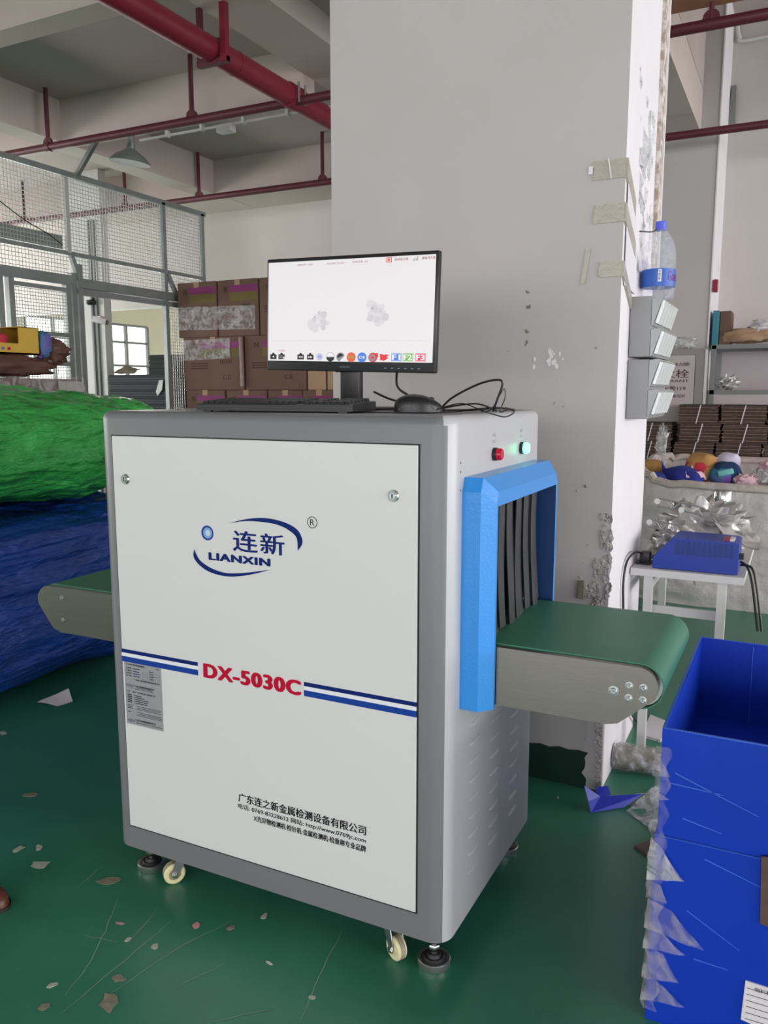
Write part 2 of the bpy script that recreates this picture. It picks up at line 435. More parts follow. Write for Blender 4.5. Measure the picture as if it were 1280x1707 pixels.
# peeled plaster slab at the lower right corner, and chips up the corner
def chips(x0, x1, z0, z1, n, y=2.835, seed=1, s=(.01, .03), thick=.008, m='broken_plaster'):
    rnd = random.Random(seed); b = MB()
    for i in range(n):
        cx = rnd.uniform(x0, x1); cz = rnd.uniform(z0, z1); r = rnd.uniform(*s); k = rnd.randint(5, 7)
        pl = [(cx + r * rnd.uniform(.5, 1) * cos(2*pi*j/k), cz + 1.5 * r * rnd.uniform(.5, 1) * sin(2*pi*j/k)) for j in range(k)]
        b.prism(pl, y - thick * rnd.uniform(.3, 1), y + .002, 'y', m)
    return b
pe = MB(); e1 = [(-.607 + .007 * sin(i * 2.3) + .005 * cos(i * 5.1), .02 + i * .02) for i in range(14)]
pe.prism([(-.545, .0), (-.6, .012)] + e1 + [(-.546, .3)], 2.822, 2.84, 'y', 'pillar_paint'); pe.build('plaster_flake', PIL)
pe = MB(); e1 = [(-.572 + .006 * sin(i * 2.9) + .006 * cos(i * 6.1), .01 + i * .022) for i in range(14)]
pe.prism([(-.549, .0)] + e1 + [(-.549, .32)], 2.818, 2.824, 'y', 'broken_plaster'); pe.build('plaster_flake', PIL)
tag(chips(-.58, -.548, .83, 1.0, 22, seed=3, s=(.006, .016)).build('plaster_chips', PIL), kind='stuff')
tag(chips(-.6, -.548, .66, .84, 26, seed=4, s=(.006, .018)).build('plaster_chips', PIL), kind='stuff')
tag(chips(-1.0, -.62, .75, 1.6, 14, seed=5, s=(.002, .006), thick=.004).build('plaster_chips', PIL), kind='stuff')
tag(chips(-.85, -.72, 1.5, 1.56, 14, seed=6, s=(.003, .01), thick=.003, m='pillar_side').build('plaster_chips', PIL), kind='stuff')
MB().box((-.655, 2.826, .70), (-.635, 2.836, .765), 'scrap_dirty').box((-.64, 2.831, .70), (-.585, 2.836, .755), 'broken_plaster').build('plaster_flake', PIL)
for x, z in ((-.866, 1.76), (-.862, 1.71), (-.862, 1.625), (-.866, 1.585)):
    tag(chips(x - .006, x + .006, z - .008, z + .008, 4, seed=int(z*100), s=(.0025, .005), thick=.003, m='scrap_dirty').build('anchor_hole', PIL), kind='stuff')
# rough board strip on the far edge of the right face
MB().box((-.552, 3.40, 1.86), (-.536, 3.46, 3.5), 'dirt_board').build('edge_board', PIL)
MB().box((-.553, 3.46, 1.86), (-.53, 3.475, 3.5), 'pillar_side').build('edge_strip', PIL)

# tape strips wrapped round the corner
def tape(z0, z1, x0, y1, label, dz=0.0, fold=None):
    t = thing('tape_strip', label, 'tape', (-.55, 2.83, z0), group=None)
    rnd = random.Random(int(z0 * 1000)); n = 5
    lft = [(x0 + rnd.uniform(-.006, .006), z0 + (z1 - z0) * i / n) for i in range(n + 1)]
    b = MB().prism([(-.549, z0 + dz), (-.549, z1 + dz)] + lft[::-1], 2.8305, 2.834, 'y', 'tape')
    b.build('front_flap', t)
    MB().prism([(2.835, z0 + dz), (y1, z0 + dz - .09), (y1, z1 + dz - .1), (2.835, z1 + dz)], -.5495, -.5425, 'x', 'tape').build('side_flap', t)
    return t
t = tape(2.105, 2.165, -.655, 3.0, 'topmost wide tape strip around the pillar corner, creased')
MB().tube([(-.606, 2.829, 2.168), (-.6, 2.827, 2.14), (-.594, 2.829, 2.105)], .0022, 5, 'pillar_side').build('crease', t)
MB().box((-.668, 2.829, 2.125), (-.655, 2.833, 2.15), 'pillar_side').build('torn_end', t)
tape(1.968, 2.028, -.646, 3.03, 'plain khaki tape strip around the pillar corner, second from top')
tape(1.795, 1.845, -.622, 3.0, 'short tape strip on the pillar corner beside the blue water bottle')
tag(MB().prism([(-.668, 1.89), (-.652, 1.89), (-.668, 1.78), (-.684, 1.775)], 2.8305, 2.834, 'y', 'tape').build('tape_strip'), 'narrow slanted grey tape strip alone on the pillar front', 'tape')
# papers and plastic film on the right face
tag(MB().prism([(2.86, 1.96), (3.06, 1.9), (3.06, 1.76), (2.86, 1.77)], -.5455, -.5435, 'x', 'paper').build('notice_paper'), 'white paper notice taped low on the pillar side above the card rack', 'paper')
tag(MB().prism([(2.86, 2.1), (3.02, 2.0), (3.02, 1.93), (2.86, 1.97)], -.5455, -.5435, 'x', 'paper').build('notice_paper'), 'white paper notice on the pillar side between two tape strips', 'paper')
def crumple(name, label, cat, cx, cy, cz, hx, hy, hz, m, amp=.4, seed=0, nu=28, nv=16, parent=None, fr=6.0, flatb=False, p=.8):
    def fn(u, v):
        th = 2*pi*u; ph = -pi/2 + pi*v
        def se(w, e): return math.copysign(abs(w) ** e, w)
        d = Vector((se(cos(ph), p) * se(cos(th), p), se(cos(ph), p) * se(sin(th), p), se(sin(ph), p)))
        q = Vector((d.x * hx, d.y * hy, d.z * hz))
        k = 1 + amp * (noise.noise(Vector((d.x, d.y, d.z)) * fr * .4 + Vector((seed, 0, 0))) + .5 * noise.noise(Vector((d.x, d.y, d.z)) * fr + Vector((0, seed, 0)))
                       - .45 * abs(noise.noise(Vector((d.x, d.y, d.z)) * fr * 1.3 + Vector((0, seed, 5)))))
        q = q * k
        if flatb: q.z = max(q.z, -hz * .97)
        return Vector((cx, cy, cz)) + q
    b = MB().grid(fn, nu, nv, m, True, True)
    o = b.build(name, parent, ang=70)
    if label: tag(o, label, cat)
    return o
def sheet(name, label, cat, pts, m, amp=.02, n=14, seed=0, parent=None, thick=.002):
    A, B, C_, D = [Vector(p) for p in pts]; nrm = (B - A).cross(D - A).normalized()
    def fn(sgn):
        def f(u, v):
            p = (A * (1-u) + B * u) * (1-v) + (D * (1-u) + C_ * u) * v
            q = p * 14 + Vector((seed, seed, 0))
            return p + nrm * (amp * (noise.noise(q) + .6 * abs(noise.noise(q * 2.3))) + sgn * thick)
        return f
    b = MB(); b.grid(fn(0), n, n, m); b.grid(fn(1), n, n, m)
    o = b.build(name, parent, ang=80)
    if label: tag(o, label, cat)
    return o
sheet('plastic_film', 'crumpled clear plastic film hanging on the pillar side above the tape', 'film', [(-.546, 3.0, 2.5), (-.546, 3.25, 2.42), (-.546, 3.3, 2.14), (-.546, 3.06, 2.2)], 'film_thick', .035, 20, 3)
sheet('plastic_film', 'clear plastic film hanging on the pillar side behind the blue bottle cap', 'film', [(-.546, 3.08, 2.18), (-.546, 3.34, 2.12), (-.546, 3.36, 1.82), (-.546, 3.1, 1.84)], 'film_thick', .03, 18, 8)

# ================================================================== X-RAY MACHINE
BX0, BX1, BY0, BY1, BZ0, BZ1 = -1.7187, -.6714, 1.6662, 2.372, .1065, 1.3688
mc = thing('xray_inspection_machine', 'large grey and white x-ray conveyor scanner with blue tunnel frame', 'machine', ((BX0+BX1)/2, (BY0+BY1)/2, 0))
bm = bmesh.new(); bmesh.ops.create_cube(bm, size=1)
for v in bm.verts: v.co = Vector((BX0 if v.co.x < 0 else BX1, BY0 if v.co.y < 0 else BY1, BZ0 if v.co.z < 0 else BZ1))
ve = [e for e in bm.edges if abs(e.verts[0].co.z - e.verts[1].co.z) > .5]
bmesh.ops.bevel(bm, geom=ve, offset=.05, segments=8, profile=.5, affect='EDGES')
te = [e for e in bm.edges if all(abs(v.co.z - BZ1) < 1e-5 for v in e.verts)]
bmesh.ops.bevel(bm, geom=te, offset=.022, segments=4, profile=.5, affect='EDGES')
b = MB().bm(bm, 'machine_grey', True)
lt = b.m('machine_light')
for i, f in enumerate(b.f):
    c = sum((b.v[k] for k in f), Vector()) / len(f)
    if c.x > BX1 - .03 and c.y > BY0 + .012: b.mi[i] = lt
b.build('cabinet_body', mc, ang=30)
PX0, PX1, PZ0, PZ1 = BX0 + .0609, BX1 - .0781, .177, 1.3026
FY = BY0
MB().box((PX0 - .003, FY - .0015, PZ0 - .004), (PX1 + .004, FY + .004, PZ1 + .003), 'dark_gap').build('door_gap', mc)
MB().rbox((PX0, FY - .004, PZ0), (PX1, FY + .002, PZ1), .0012, 'machine_white', 1).build('front_door', mc)
TY = FY - .0046
fm = lambda u, v: (u, TY, v)
def lock(x, z):
    X = T(x, FY - .004, z) @ Matrix.Rotation(radians(90), 4, 'X')
    o = MB().lathe([(.0145, 0), (.0145, .003), (.012, .0065), (.0, .0065)], 24, 'chrome', X).build('door_lock', mc)
    k = MB().lathe([(.0075, .006), (.0075, .0085), (0, .0085)], 16, 'zinc', X); k.box((-.0014, -.005, .0084), (.0014, .005, .009), 'dark_gap', X); k.build('keyhole', o)
lock(-1.613, 1.187); lock(-.809, 1.187)
# logo
UP = [(-1.275,1.09),(-1.22,1.105),(-1.163,1.112),(-1.108,1.106),(-1.07,1.091),(-1.055,1.069),(-1.056,1.053),(-1.068,1.038),(-1.066,1.061),(-1.081,1.081),(-1.119,1.096),(-1.163,1.101),(-1.22,1.1)]
LO = [(-1.386,1.015),(-1.39,.995),(-1.375,.976),(-1.342,.959),(-1.295,.952),(-1.247,.956),(-1.195,.968),(-1.149,.983),(-1.195,.973),(-1.247,.964),(-1.288,.961),(-1.33,.968),(-1.366,.984),(-1.381,1.003)]
def crescent(outer, inner, n=26):
    def cr(P, t):
        k = t * (len(P) - 1); i = min(int(k), len(P) - 2); f = k - i
        g = lambda j: Vector(P[max(0, min(len(P) - 1, j))])
        a, b_, c, d = g(i-1), g(i), g(i+1), g(i+2)
        return .5 * ((2*b_) + (c - a)*f + (2*a - 5*b_ + 4*c - d)*f*f + (3*b_ - a - 3*c + d)*f**3)
    o = [cr(outer, i / n) for i in range(n + 1)]; q = [cr(inner, i / n) for i in range(n + 1)]
    return o, q
def add_cres(outer, inner, name):
    o, q = crescent(outer, inner); vs = [fm(p.x, p.y) for p in o] + [fm(p.x, p.y) for p in q]; n = len(o)
    MB().add(vs, [(i, i+1, n+i+1, n+i) for i in range(n - 1)], 'print_navy').build(name, mc)
add_cres(UP[:8], [UP[0]] + UP[:7:-1], 'logo_swoosh')
add_cres(LO[:8], [LO[0]] + LO[:7:-1], 'logo_swoosh')
bl = MB(); n = 28; cs = (-1.342, 1.0605)
for ri, (ra, rb, m_) in enumerate(((0, .5, 's_'), (.5, .8, ''), (.8, 1, ''))): pass
bl.flat([fm(cs[0] + .0195*cos(2*pi*i/n), cs[1] + .0195*sin(2*pi*i/n)) for i in range(n)], 'print_blue')
dm('ball_mid', '#7fa6d6', .3); dm('ball_hi', '#c6dcf0', .3)
bl.flat([(cs[0] + .001 + .0145*cos(2*pi*i/n), TY - .0002, cs[1] + .0145*sin(2*pi*i/n)) for i in range(n)], 'ball_mid')
bl.flat([(cs[0] + .002 + .008*cos(2*pi*i/n), TY - .0004, cs[1] + .008*sin(2*pi*i/n)) for i in range(n)], 'ball_hi')
bl.build('logo_ball', mc)
def lettering(items, name='lettering', parent=None, mp=fm, m='print_navy'):
    b = MB()
    for it in items: b.text(it[0], mp, *it[1:5], it[5] if len(it) > 5 else m, it[6] if len(it) > 6 else 0, it[7] if len(it) > 7 else 1.0)
    return b.build(name, parent or mc)
lettering([('连', -1.261, -1.187, 1.021, 1.074, 'print_navy', .03), ('新', -1.177, -1.107, 1.022, 1.073, 'print_navy', .03), ('LIANXIN', -1.338, -1.151, .9915, 1.0095, 'print_navy', .15, 1.1)], 'logo_lettering')
rg = MB(); n = 32
for i in range(n):
    a0, a1 = 2*pi*i/n, 2*pi*(i+1)/n
    rg.flat([fm(-1.0255 + r*cos(a), 1.1105 + r*sin(a)) for r, a in ((.0143, a0), (.0143, a1), (.0125, a1), (.0125, a0))], 'print_black')
rg.text('R', fm, -1.0315, -1.0195, 1.103, 1.118, 'print_black'); rg.build('registered_mark', mc)
lettering([('DX-5030C', -1.366, -1.068, .6705, .7075, 'print_red', .115, 1.12)], 'model_lettering')
for x0, x1 in ((PX0, -1.388), (-1.056, PX1)):
    s_ = MB(); s_.box((x0, TY, .697), (x1, FY, .7075), 'print_navy'); s_.box((x0, TY + .0001, .6865), (x1, FY, .697), 'print_white'); s_.box((x0, TY, .671), (x1, FY, .6865), 'print_blue')
    s_.build('stripe', mc)
lettering([('广东连之新金属检测设备有限公司', -1.266, -.883, .342, .367, 'print_black', .03),
           ('电话: 0769-83228612 网站: http://www.0769jc.com', -1.268, -.883, .320, .337, 'print_black', .02),
           ('X光异物检测机·检针机·金属检测机·检重称专业品牌', -1.218, -.883, .298, .315, 'print_black', .03)], 'maker_lettering')
# rating label
rl = MB().box((-1.65, FY - .0048, .489), (-1.516, FY - .003, .671), 'plate_grey').build('rating_label', mc)
lb = MB(); LY = FY - .0052; lf = lambda u, v: (-1.65 + .134 * u, LY, .489 + .182 * v)
def ln(u0, u1, v, h=.006, m='print_black'): lb.flat([lf(u0, v), lf(u1, v), lf(u1, v + h), lf(u0, v + h)], m)
lb.text('X-RAY 异物检测机', lf, .05, .56, .955, .985, 'print_black', .02); lb.text('CE', lf, .86, .94, .955, .985, 'print_black')
rnd = random.Random(4)
for k, v in enumerate((.9, .86, .82, .78)):
    lb.text(('产品名称', '产品型号', '电源电压', '出厂编号')[k], lf, .05, .2, v, v + .022, 'print_black', .02)
    ln(.24, .24 + rnd.uniform(.15, .3), v + .004, .012, 'print_navy')
    for u in (.52, .58, .88): pass
    ln(.68, .8, v + .004, .01)
for v in (.885, .845, .805, .77): ln(.5, .95, v - .002, .002)
for u in (.5, .63, .95): lb.flat([lf(u, .765), lf(u + .004, .765), lf(u + .004, .885), lf(u, .885)], 'print_black')
lb.text('广东连之新金属检测设备有限公司', lf, .25, .95, .725, .75, 'print_black', .02)
lb.text('广东连之新金属检测设备有限公司', lf, .25, .8, .62, .65, 'print_black', .02)
ln(.3, .75, .605, .006); ln(.27, .78, .585, .006)
for cx, cy in ((.13, .63), (.13, .06)):
    for i in range(12):
        a0, a1 = 2*pi*i/12, 2*pi*(i+.7)/12; lb.flat([lf(cx + r*.1*cos(a), cy + r*.028*sin(a)) for r, a in ((1, a0), (1, a1), (.8, a1), (.8, a0))], 'print_navy')
    lb.text('连新', lf, cx - .05, cx + .05, cy - .01, cy + .014, 'print_navy')
lb.text('CE', lf, .05, .13, .52, .55, 'print_black'); lb.text('出厂合格证/保修卡', lf, .2, .82, .52, .55, 'print_black', .02)
for k, v in enumerate((.475, .445, .415, .385, .355)):
    ln(.05, .18, v, .014); ln(.24, .24 + rnd.uniform(.2, .4), v, .011)
for v in (.31, .285, .26): ln(.05, .2, v, .008); ln(.3, .95, v, .007)
for v in (.21, .185, .16): ln(.3, .97, v, .007)
ln(.05, .14, .2, .01); lb.text('广东连之新金属检测设备有限公司', lf, .24, .8, .07, .1, 'print_black', .02); ln(.26, .97, .04, .008)
lb.build('label_print', rl)
# little screw holes on the corner
for z in (1.262, 1.242, 1.2):
    MB().lathe([(.0022, 0), (.0022, .0016), (0, .0016)], 10, 'dark_gap', T(BX1 - .001, BY0 + .056, z) @ Matrix.Rotation(radians(90), 4, 'Y')).build('screw_hole', mc)
# indicator lamps
def indicator(y, z, lens, lab, caption):
    X = T(BX1, y, z) @ Matrix.Rotation(radians(90), 4, 'Y')
    o = MB().lathe([(.0165, 0), (.0165, .009), (.0135, .010), (.0, .010)], 24, 'black_plastic', X).build('indicator_lamp', mc)
    o['label'] = lab
    MB().lathe([(.0148, .009), (.0152, .018), (.0125, .0225), (.0, .0235)], 24, lens, X).build('lens', o)
    MB().text(caption[0], lambda u, v: (BX1 + .0008, u, v), y - .012, y + .012, z + .043, z + .052, 'tape').text(caption[1], lambda u, v: (BX1 + .0008, u, v), y - .012, y + .012, z + .027, z + .036, 'tape').build('caption', mc)
indicator(1.947, 1.267, 'lamp_red', 'red indicator lamp', ('射线', '指示')); indicator(2.17, 1.269, 'lamp_green', 'lit green indicator lamp', ('电源', '指示'))
# tunnel frame (blue), octagonal corners, chamfered front
fr = MB()
def ring(y0, y1, zt, cut): return [(y0, .68), (y0, zt - cut), (y0 + cut * .45, zt), (y1 - cut * .75, zt), (y1, zt - cut), (y1, .68)]
def frame_part(sgn, xb, name):
    F = MB(); xs = [xb, xb + sgn * .046, xb + sgn * .074]
    r0 = ring(1.735, 2.32, 1.228, .032); r2 = ring(1.765, 2.29, 1.195, .024); r3 = ring(1.775, 2.275, 1.162, .0)
    r3 = [(1.775, .68), (1.775, 1.162), (1.776, 1.162), (2.274, 1.162), (2.275, 1.162), (2.275, .68)]
    L_ = [[(xs[0], *p) for p in r0], [(xs[1], *p) for p in r0], [(xs[2], *p) for p in r2], [(xs[2], *p) for p in r3], [(xs[0], *p) for p in r3]]
    vs = [p for l in L_ for p in l]; fs = []; ms = []
    for j in range(4):
        for i in range(5): fs.append((j*6+i, j*6+i+1, (j+1)*6+i+1, (j+1)*6+i))
    fs += [(0, 6, 12, 18, 24), (5, 29, 23, 17, 11)]
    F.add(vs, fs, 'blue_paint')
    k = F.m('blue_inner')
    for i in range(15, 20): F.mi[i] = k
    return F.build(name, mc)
frame_part(1, BX1 - .001, 'tunnel_frame')
MB().box((BX1 - .004, 1.776, .84), (BX1 + .003, 2.274, 1.16), 'dark_gap').build('dark_mouth_panel', mc)  # flat dark panel on the solid body; the tunnel's shade is its colour
MB().box((BX0 - .003, 1.776, .84), (BX0 + .004, 2.274, 1.16), 'dark_gap').build('dark_mouth_panel', mc)
# lead rubber curtain strips
def strip(y, w, x, sgn, k):
    rnd = random.Random(k); ph = rnd.uniform(0, 6); out = rnd.uniform(.003, .009)
    def f(off):
        def g(u, v):
            z = 1.158 - v * (.325 if k % 3 else .318)
            bend = sgn * (.004 + out * v * v + .0015 * sin(ph + v * 5)) + .0015 * sin(u * pi)
            return (x + bend + off * sgn, y + w * (u - .5) + .014 * v * v + .0012 * sin(ph + 3 * v), z)
        return g
    b = MB(); b.grid(f(0), 4, 12, 'curtain_rubber'); b.grid(f(.003), 4, 12, 'curtain_rubber')
    b.build('curtain_strip', mc)
for i in range(13): strip(1.795 + i * .0345, .044, BX1 + .024 + (i % 2) * .008, 1, i)
for i in range(13): strip(1.80 + i * .0345, .0385, BX0 - .004 - (i % 2) * .006, -1, 30 + i)
# louvres low on the right side
def louvre(y, z, w=.075):
    X = T(BX1 - .0005, y, z); b = MB()
    n = 8; prof = [(0, -.006), (.0015, -.0055), (.005, -.002), (.0045, .002), (.002, .0055), (0, .006)]
    vs = []; fs = []
    for i in range(n + 1):
        t = i / n; k = min(1, sin(pi * t) * 2.2 + .02); vs += [(p * k, (t - .5) * w, q * (.6 + .4 * k)) for p, q in prof]
    for i in range(n):
        for j in range(5): fs.append((i*6+j, (i+1)*6+j, (i+1)*6+j+1, i*6+j+1))
    b.add(vs, fs, 'machine_light', True, X)
    return b.build('louvre', mc)
for yc, rows in ((1.845, 9), (2.0, 9), (2.17, 9)):
    for r in range(rows): louvre(yc, .215 + r * .049)
# conveyor
PB = [(-.655, .829), (-.275, .829)] + [(-.275 + .042 * sin(a), .787 + .042 * cos(a)) for a in [pi/2 * i / 8 for i in range(1, 9)]] + [(-.238, .762), (-.315, .694), (-.34, .688), (-.655, .688)]
def plate(poly, y0, y1, name='side_plate'):
    o = MB().prism(poly[::-1], y0, y1, 'y', 'steel_brushed').build(name, mc); return o
pr1 = plate(PB, 1.779, 1.782); plate(PB, 2.255, 2.258)
PL = [(-1.735, .829), (-1.99, .829)] + [(-2.03 - .05 * sin(a), .779 + .05 * cos(a)) for a in [pi/2 * i / 8 for i in range(0, 9)]] + [(-2.075, .765), (-2.02, .698), (-1.99, .688), (-1.735, .688)]
pl1 = plate(PL[::-1], 1.745, 1.748); plate(PL[::-1], 2.225, 2.228)
# folded top flange of each plate, going round the nose
def flange(poly, y, w, k0, k1):
    b = MB(); p = poly[k0:k1]; vs = [(u, y, v) for u, v in p] + [(u, y + w, v + .0015) for u, v in p]; n = len(p)
    b.add(vs, [(i, i+1, n+i+1, n+i) for i in range(n - 1)], 'steel_brushed', True); b.build('plate_flange', mc)
flange(PB, 1.782, .013, 0, 11); flange(PB, 2.243, .013, 0, 11); flange(PL, 1.748, .012, 0, 12); flange(PL, 2.214, .012, 0, 12)
def belt(xe, xi, y0, y1, sgn):
    zc, R = .7815, .052; pts = [(xi, zc + R)] + [(xe - sgn * R + sgn * R * sin(a), zc + R * cos(a)) for a in [pi * i / 20 for i in range(21)]] + [(xi, zc - R)]
    b = MB(); n = len(pts); t = .003
    ins = [(xi, zc + R - t)] + [(xe - sgn * R + sgn * (R - t) * sin(a), zc + (R - t) * cos(a)) for a in [pi * i / 20 for i in range(21)]] + [(xi, zc - R + t)]
    vs = [(u, y0, v) for u, v in pts] + [(u, y1, v) for u, v in pts] + [(u, y0, v) for u, v in ins] + [(u, y1, v) for u, v in ins]
    fs = [(i, i+1, n+i+1, n+i) for i in range(n-1)] + [(2*n+i, 3*n+i, 3*n+i+1, 2*n+i+1) for i in range(n-1)] + [(i, 2*n+i, 2*n+i+1, i+1) for i in range(n-1)] + [(n+i, n+i+1, 3*n+i+1, 3*n+i) for i in range(n-1)]
    b.add(vs, fs, 'belt_green', True)
    b.build('conveyor_belt', mc, ang=40)
    MB().tube([(xe - sgn * R, y0 + .01, zc), (xe - sgn * R, y1 - .01, zc)], R - .004, 20, 'zinc').build('end_roller', mc)
belt(-.222, BX1 + .002, 1.796, 2.242, 1); belt(-2.075, BX0 - .002, 1.762, 2.212, -1)
MB().box((BX1 + .01, 1.80, .70), (-.34, 2.24, .722), 'zinc').build('conveyor_bed', mc)
def bolt(x, y, z, r=.0062, ax='Y', s=-1, par=None):
    X = T(x, y, z) @ Matrix.Rotation(radians(90 if s < 0 else -90), 4, 'X')
    if ax == 'Z': X = T(x, y, z) @ Matrix.Rotation(pi, 4, 'X')
    o = MB().lathe([(r * 1.45, 0), (r * 1.45, .0012), (r, .0014), (r, .004), (r * .8, .0052), (r * .5, .0052), (r * .5, .003), (0, .003)], 12, 'zinc', X)
    o.lathe([(r * .45, .0028), (0, .0031)], 6, 'dark_gap', X); return o.build('bolt', par or mc)
for x, z in ((-.293, .785), (-.263, .785), (-.293, .757), (-.263, .757)): bolt(x, 1.779, z)
bolt(-.326, 1.779, .768, .008)
bolt(-1.975, 1.745, .798, .005); bolt(-1.975, 1.745, .728, .005)
for x, y in ((-.53, 1.8), (-.475, 1.8), (-1.84, 1.77)): bolt(x, y, .688, .005, 'Z')
# feet and casters
def foot(x, y):
    o = MB().lathe([(.039, 0), (.0415, .004), (.0415, .019), (.0395, .021), (.0365, .0195)], 36, 'rim_steel', T(x, y, 0)).build('leveling_foot', mc)
    MB().lathe([(.038, .0185), (.029, .02), (.024, .025), (.019, .023), (.016, .032), (.0, .032)], 28, 'rubber', T(x, y, 0)).build('rubber_pad', o)
    MB().lathe([(.0075, .028), (.0075, BZ0 + .004)], 14, 'zinc', T(x, y, 0)).build('stem', o)
    MB().lathe([(.013, .04), (.0145, .043), (.0145, .052), (.013, .055)], 6, 'chrome', T(x, y, 0)).lathe([(.013, .062), (.0145, .065), (.0145, .074), (.013, .077)], 6, 'chrome', T(x, y, 0)).build('hex_nut', o)
for x, y in ((-.73, 1.735), (-1.66, 1.745), (-.735, 2.31), (-1.66, 2.3)): foot(x, y)
def caster(x, y, rz):
    X = T(x, y, 0) @ Matrix.Rotation(rz, 4, 'Z'); R = .031; o = MB()
    o.box((-.026, -.026, BZ0 - .006), (.026, .026, BZ0 + .002), 'zinc', X); o.lathe([(.02, BZ0 - .014), (.022, BZ0 - .006)], 16, 'zinc', X)
    for s in (-1, 1):
        pl = [(-.016, BZ0 - .014), (.018, BZ0 - .014), (.034, R + .01), (.036, R), (.03, R - .012), (.02, R - .008), (-.004, R + .035)]
        o.prism(pl, s * .0165 - .0012, s * .0165 + .0012, 'y', 'zinc', X)
    o.box((-.016, -.0165, BZ0 - .016), (.018, .0165, BZ0 - .013), 'zinc', X)
    c = o.build('caster', mc)
    W = X @ T(.026, 0, R) @ Matrix.Rotation(pi/2, 4, 'X')
    MB().lathe([(.018, -.0135), (.027, -.0135), (R, -.010), (R, .010), (.027, .0135), (.018, .0135), (.014, .009), (.009, .0135), (0, .0135)], 28, 'nylon_wheel', W).lathe([(R + .0003, -.007), (R + .0003, .007)], 28, 'wheel_tread', W).lathe([(0, -.0135), (.018, -.0135)], 20, 'nylon_wheel', W).build('wheel', c)
    MB().lathe([(.009, -.0225), (.009, -.0175)], 6, 'chrome', W).lathe([(.0, -.024), (.005, -.024), (.005, .024), (0, .024)], 10, 'chrome', W).lathe([(.009, .0175), (.009, .0225)], 6, 'chrome', W).build('axle_bolt', c)
caster(-.845, 1.725, radians(-30)); caster(-1.53, 1.735, radians(232)); caster(-.80, 2.2, 1.2); caster(-1.55, 2.25, .4)

# ================================================================== ON THE MACHINE
TZ = BZ1
mo = thing('monitor', 'black flat monitor on top of the machine showing a white scan screen', 'monitor', (-1.122, 2.03, TZ))
MX = T(-1.122, 2.017, 1.631) @ Matrix.Rotation(-.03, 4, 'Z') @ Matrix.Rotation(.029, 4, 'Y') @ Matrix.Rotation(-.004, 4, 'X')
W2, H2 = .27, .1555
b = MB().rbox((-W2, -.004, -H2), (W2, .016, H2), .0035, 'black_plastic', 2, MX)
b.rbox((-.17, .012, -.11), (.17, .05, .11), .012, 'black_plastic', 2, MX); b.build('monitor_shell', mo)
SX0, SX1, SZ0, SZ1 = -W2 + .006, W2 - .008, -H2 + .027, H2 - .010
MB().box((SX0, -.0048, SZ0), (SX1, -.003, SZ1), 'screen', MX).build('display_panel', mo)
sm = lambda u, v: (SX0 + (SX1 - SX0) * u, -.0052, SZ0 + (SZ1 - SZ0) * v)
sm2 = lambda u, v: (SX0 + (SX1 - SX0) * u, -.0056, SZ0 + (SZ1 - SZ0) * v)
sm3 = lambda u, v: (SX0 + (SX1 - SX0) * u, -.0060, SZ0 + (SZ1 - SZ0) * v)
ui = MB()
def rc(u0, v0, u1, v1, m, f=sm): ui.flat([f(u0, v0), f(u1, v0), f(u1, v1), f(u0, v1)], m, MX)
def disc(u, v, r, m, f=sm, a0=0, a1=2*pi, sy=1.78):
    pts = [f(u + r*cos(a0 + (a1-a0)*i/20), v + r*sy*sin(a0 + (a1-a0)*i/20)) for i in range(20 if a1 - a0 > 6 else 21)]; ui.flat(pts, m, MX)
def tx(s, u0, u1, v0, v1, m, b=0, f=sm2): ui.text(s, f, u0, u1, v0, v1, m, b, X=MX)
tx('当前时间: 14:08', .19, .285, .954, .975, 's_text_red'); tx('本次开机已过货: 7', .375, .49, .951, .972, 's_text_red'); tx('包装流量: 250', .53, .62, .957, .977, 's_text_red')
rc(.725, .945, .757, .992, 's_icon_red'); rc(.729, .951, .753, .986, 's_icon_white', sm2); disc(.741, .969, .008, 's_icon_orange', sm3)
tx('放射显示图', .773, .848, .957, .982, 's_text_red', .01); tx('重新开光源', .925, .998, .957, .982, 's_text_red', .01)
for i, h in enumerate((.015, .03, .02, .04)): rc(.875 + i * .008, .95, .879 + i * .008, .95 + h, 's_icon_grey')
def ghost(cu, cv, r, sd):
    rnd = random.Random(sd)
    for k in range(26):
        a = rnd.uniform(0, 6.28); q = r * rnd.uniform(.15, .82); s = r * rnd.uniform(.18, .34)
        n = 9; f = sm if k < 15 else sm2; off = -.00001 * k
        pts = [Vector(f(cu + q*cos(a) + s*cos(2*pi*j/n)*rnd.uniform(.8, 1), cv + 1.78*(q*sin(a) + s*sin(2*pi*j/n)*rnd.uniform(.8, 1)))) + Vector((0, off, 0)) for j in range(n)]
        ui.flat(pts, 's_ghost' if k < 20 else 's_ghost_dark', MX)
    rc(cu - .03, cv + .04, cu - .022, cv + .05, 's_icon_grey', sm3)
ghost(.33, .40, .07, 1); ghost(.68, .47, .078, 2)
rc(.03, .205, .98, .208, 's_ghost_dark')
tx('参考数量', .07, .115, .095, .11, 's_text_red')
for u, s in ((.015, '◀'), (.07, '▦'), (.195, '◀◀'), (.257, '▶▶')):
    rc(u, .015, u + .042, .066, 's_icon_black'); disc(u + .021, .066, .009, 's_icon_black', sm, 0, pi)
    if s == '▦':
        for i in range(3): rc(u + .005, .027 + i*.011, u + .033, .032 + i*.011, 's_icon_grey', sm2)
        rc(u + .034, .018, u + .041, .04, 's_icon_white', sm2)
    else:
        d = -1 if '◀' in s else 1
        for k in range(len(s)):
            cx = u + .021 + (k - (len(s)-1)/2) * .014
            ui.flat([sm2(cx + d*.007, .04), sm2(cx - d*.006, .03), sm2(cx - d*.006, .052)], 's_icon_white', MX)
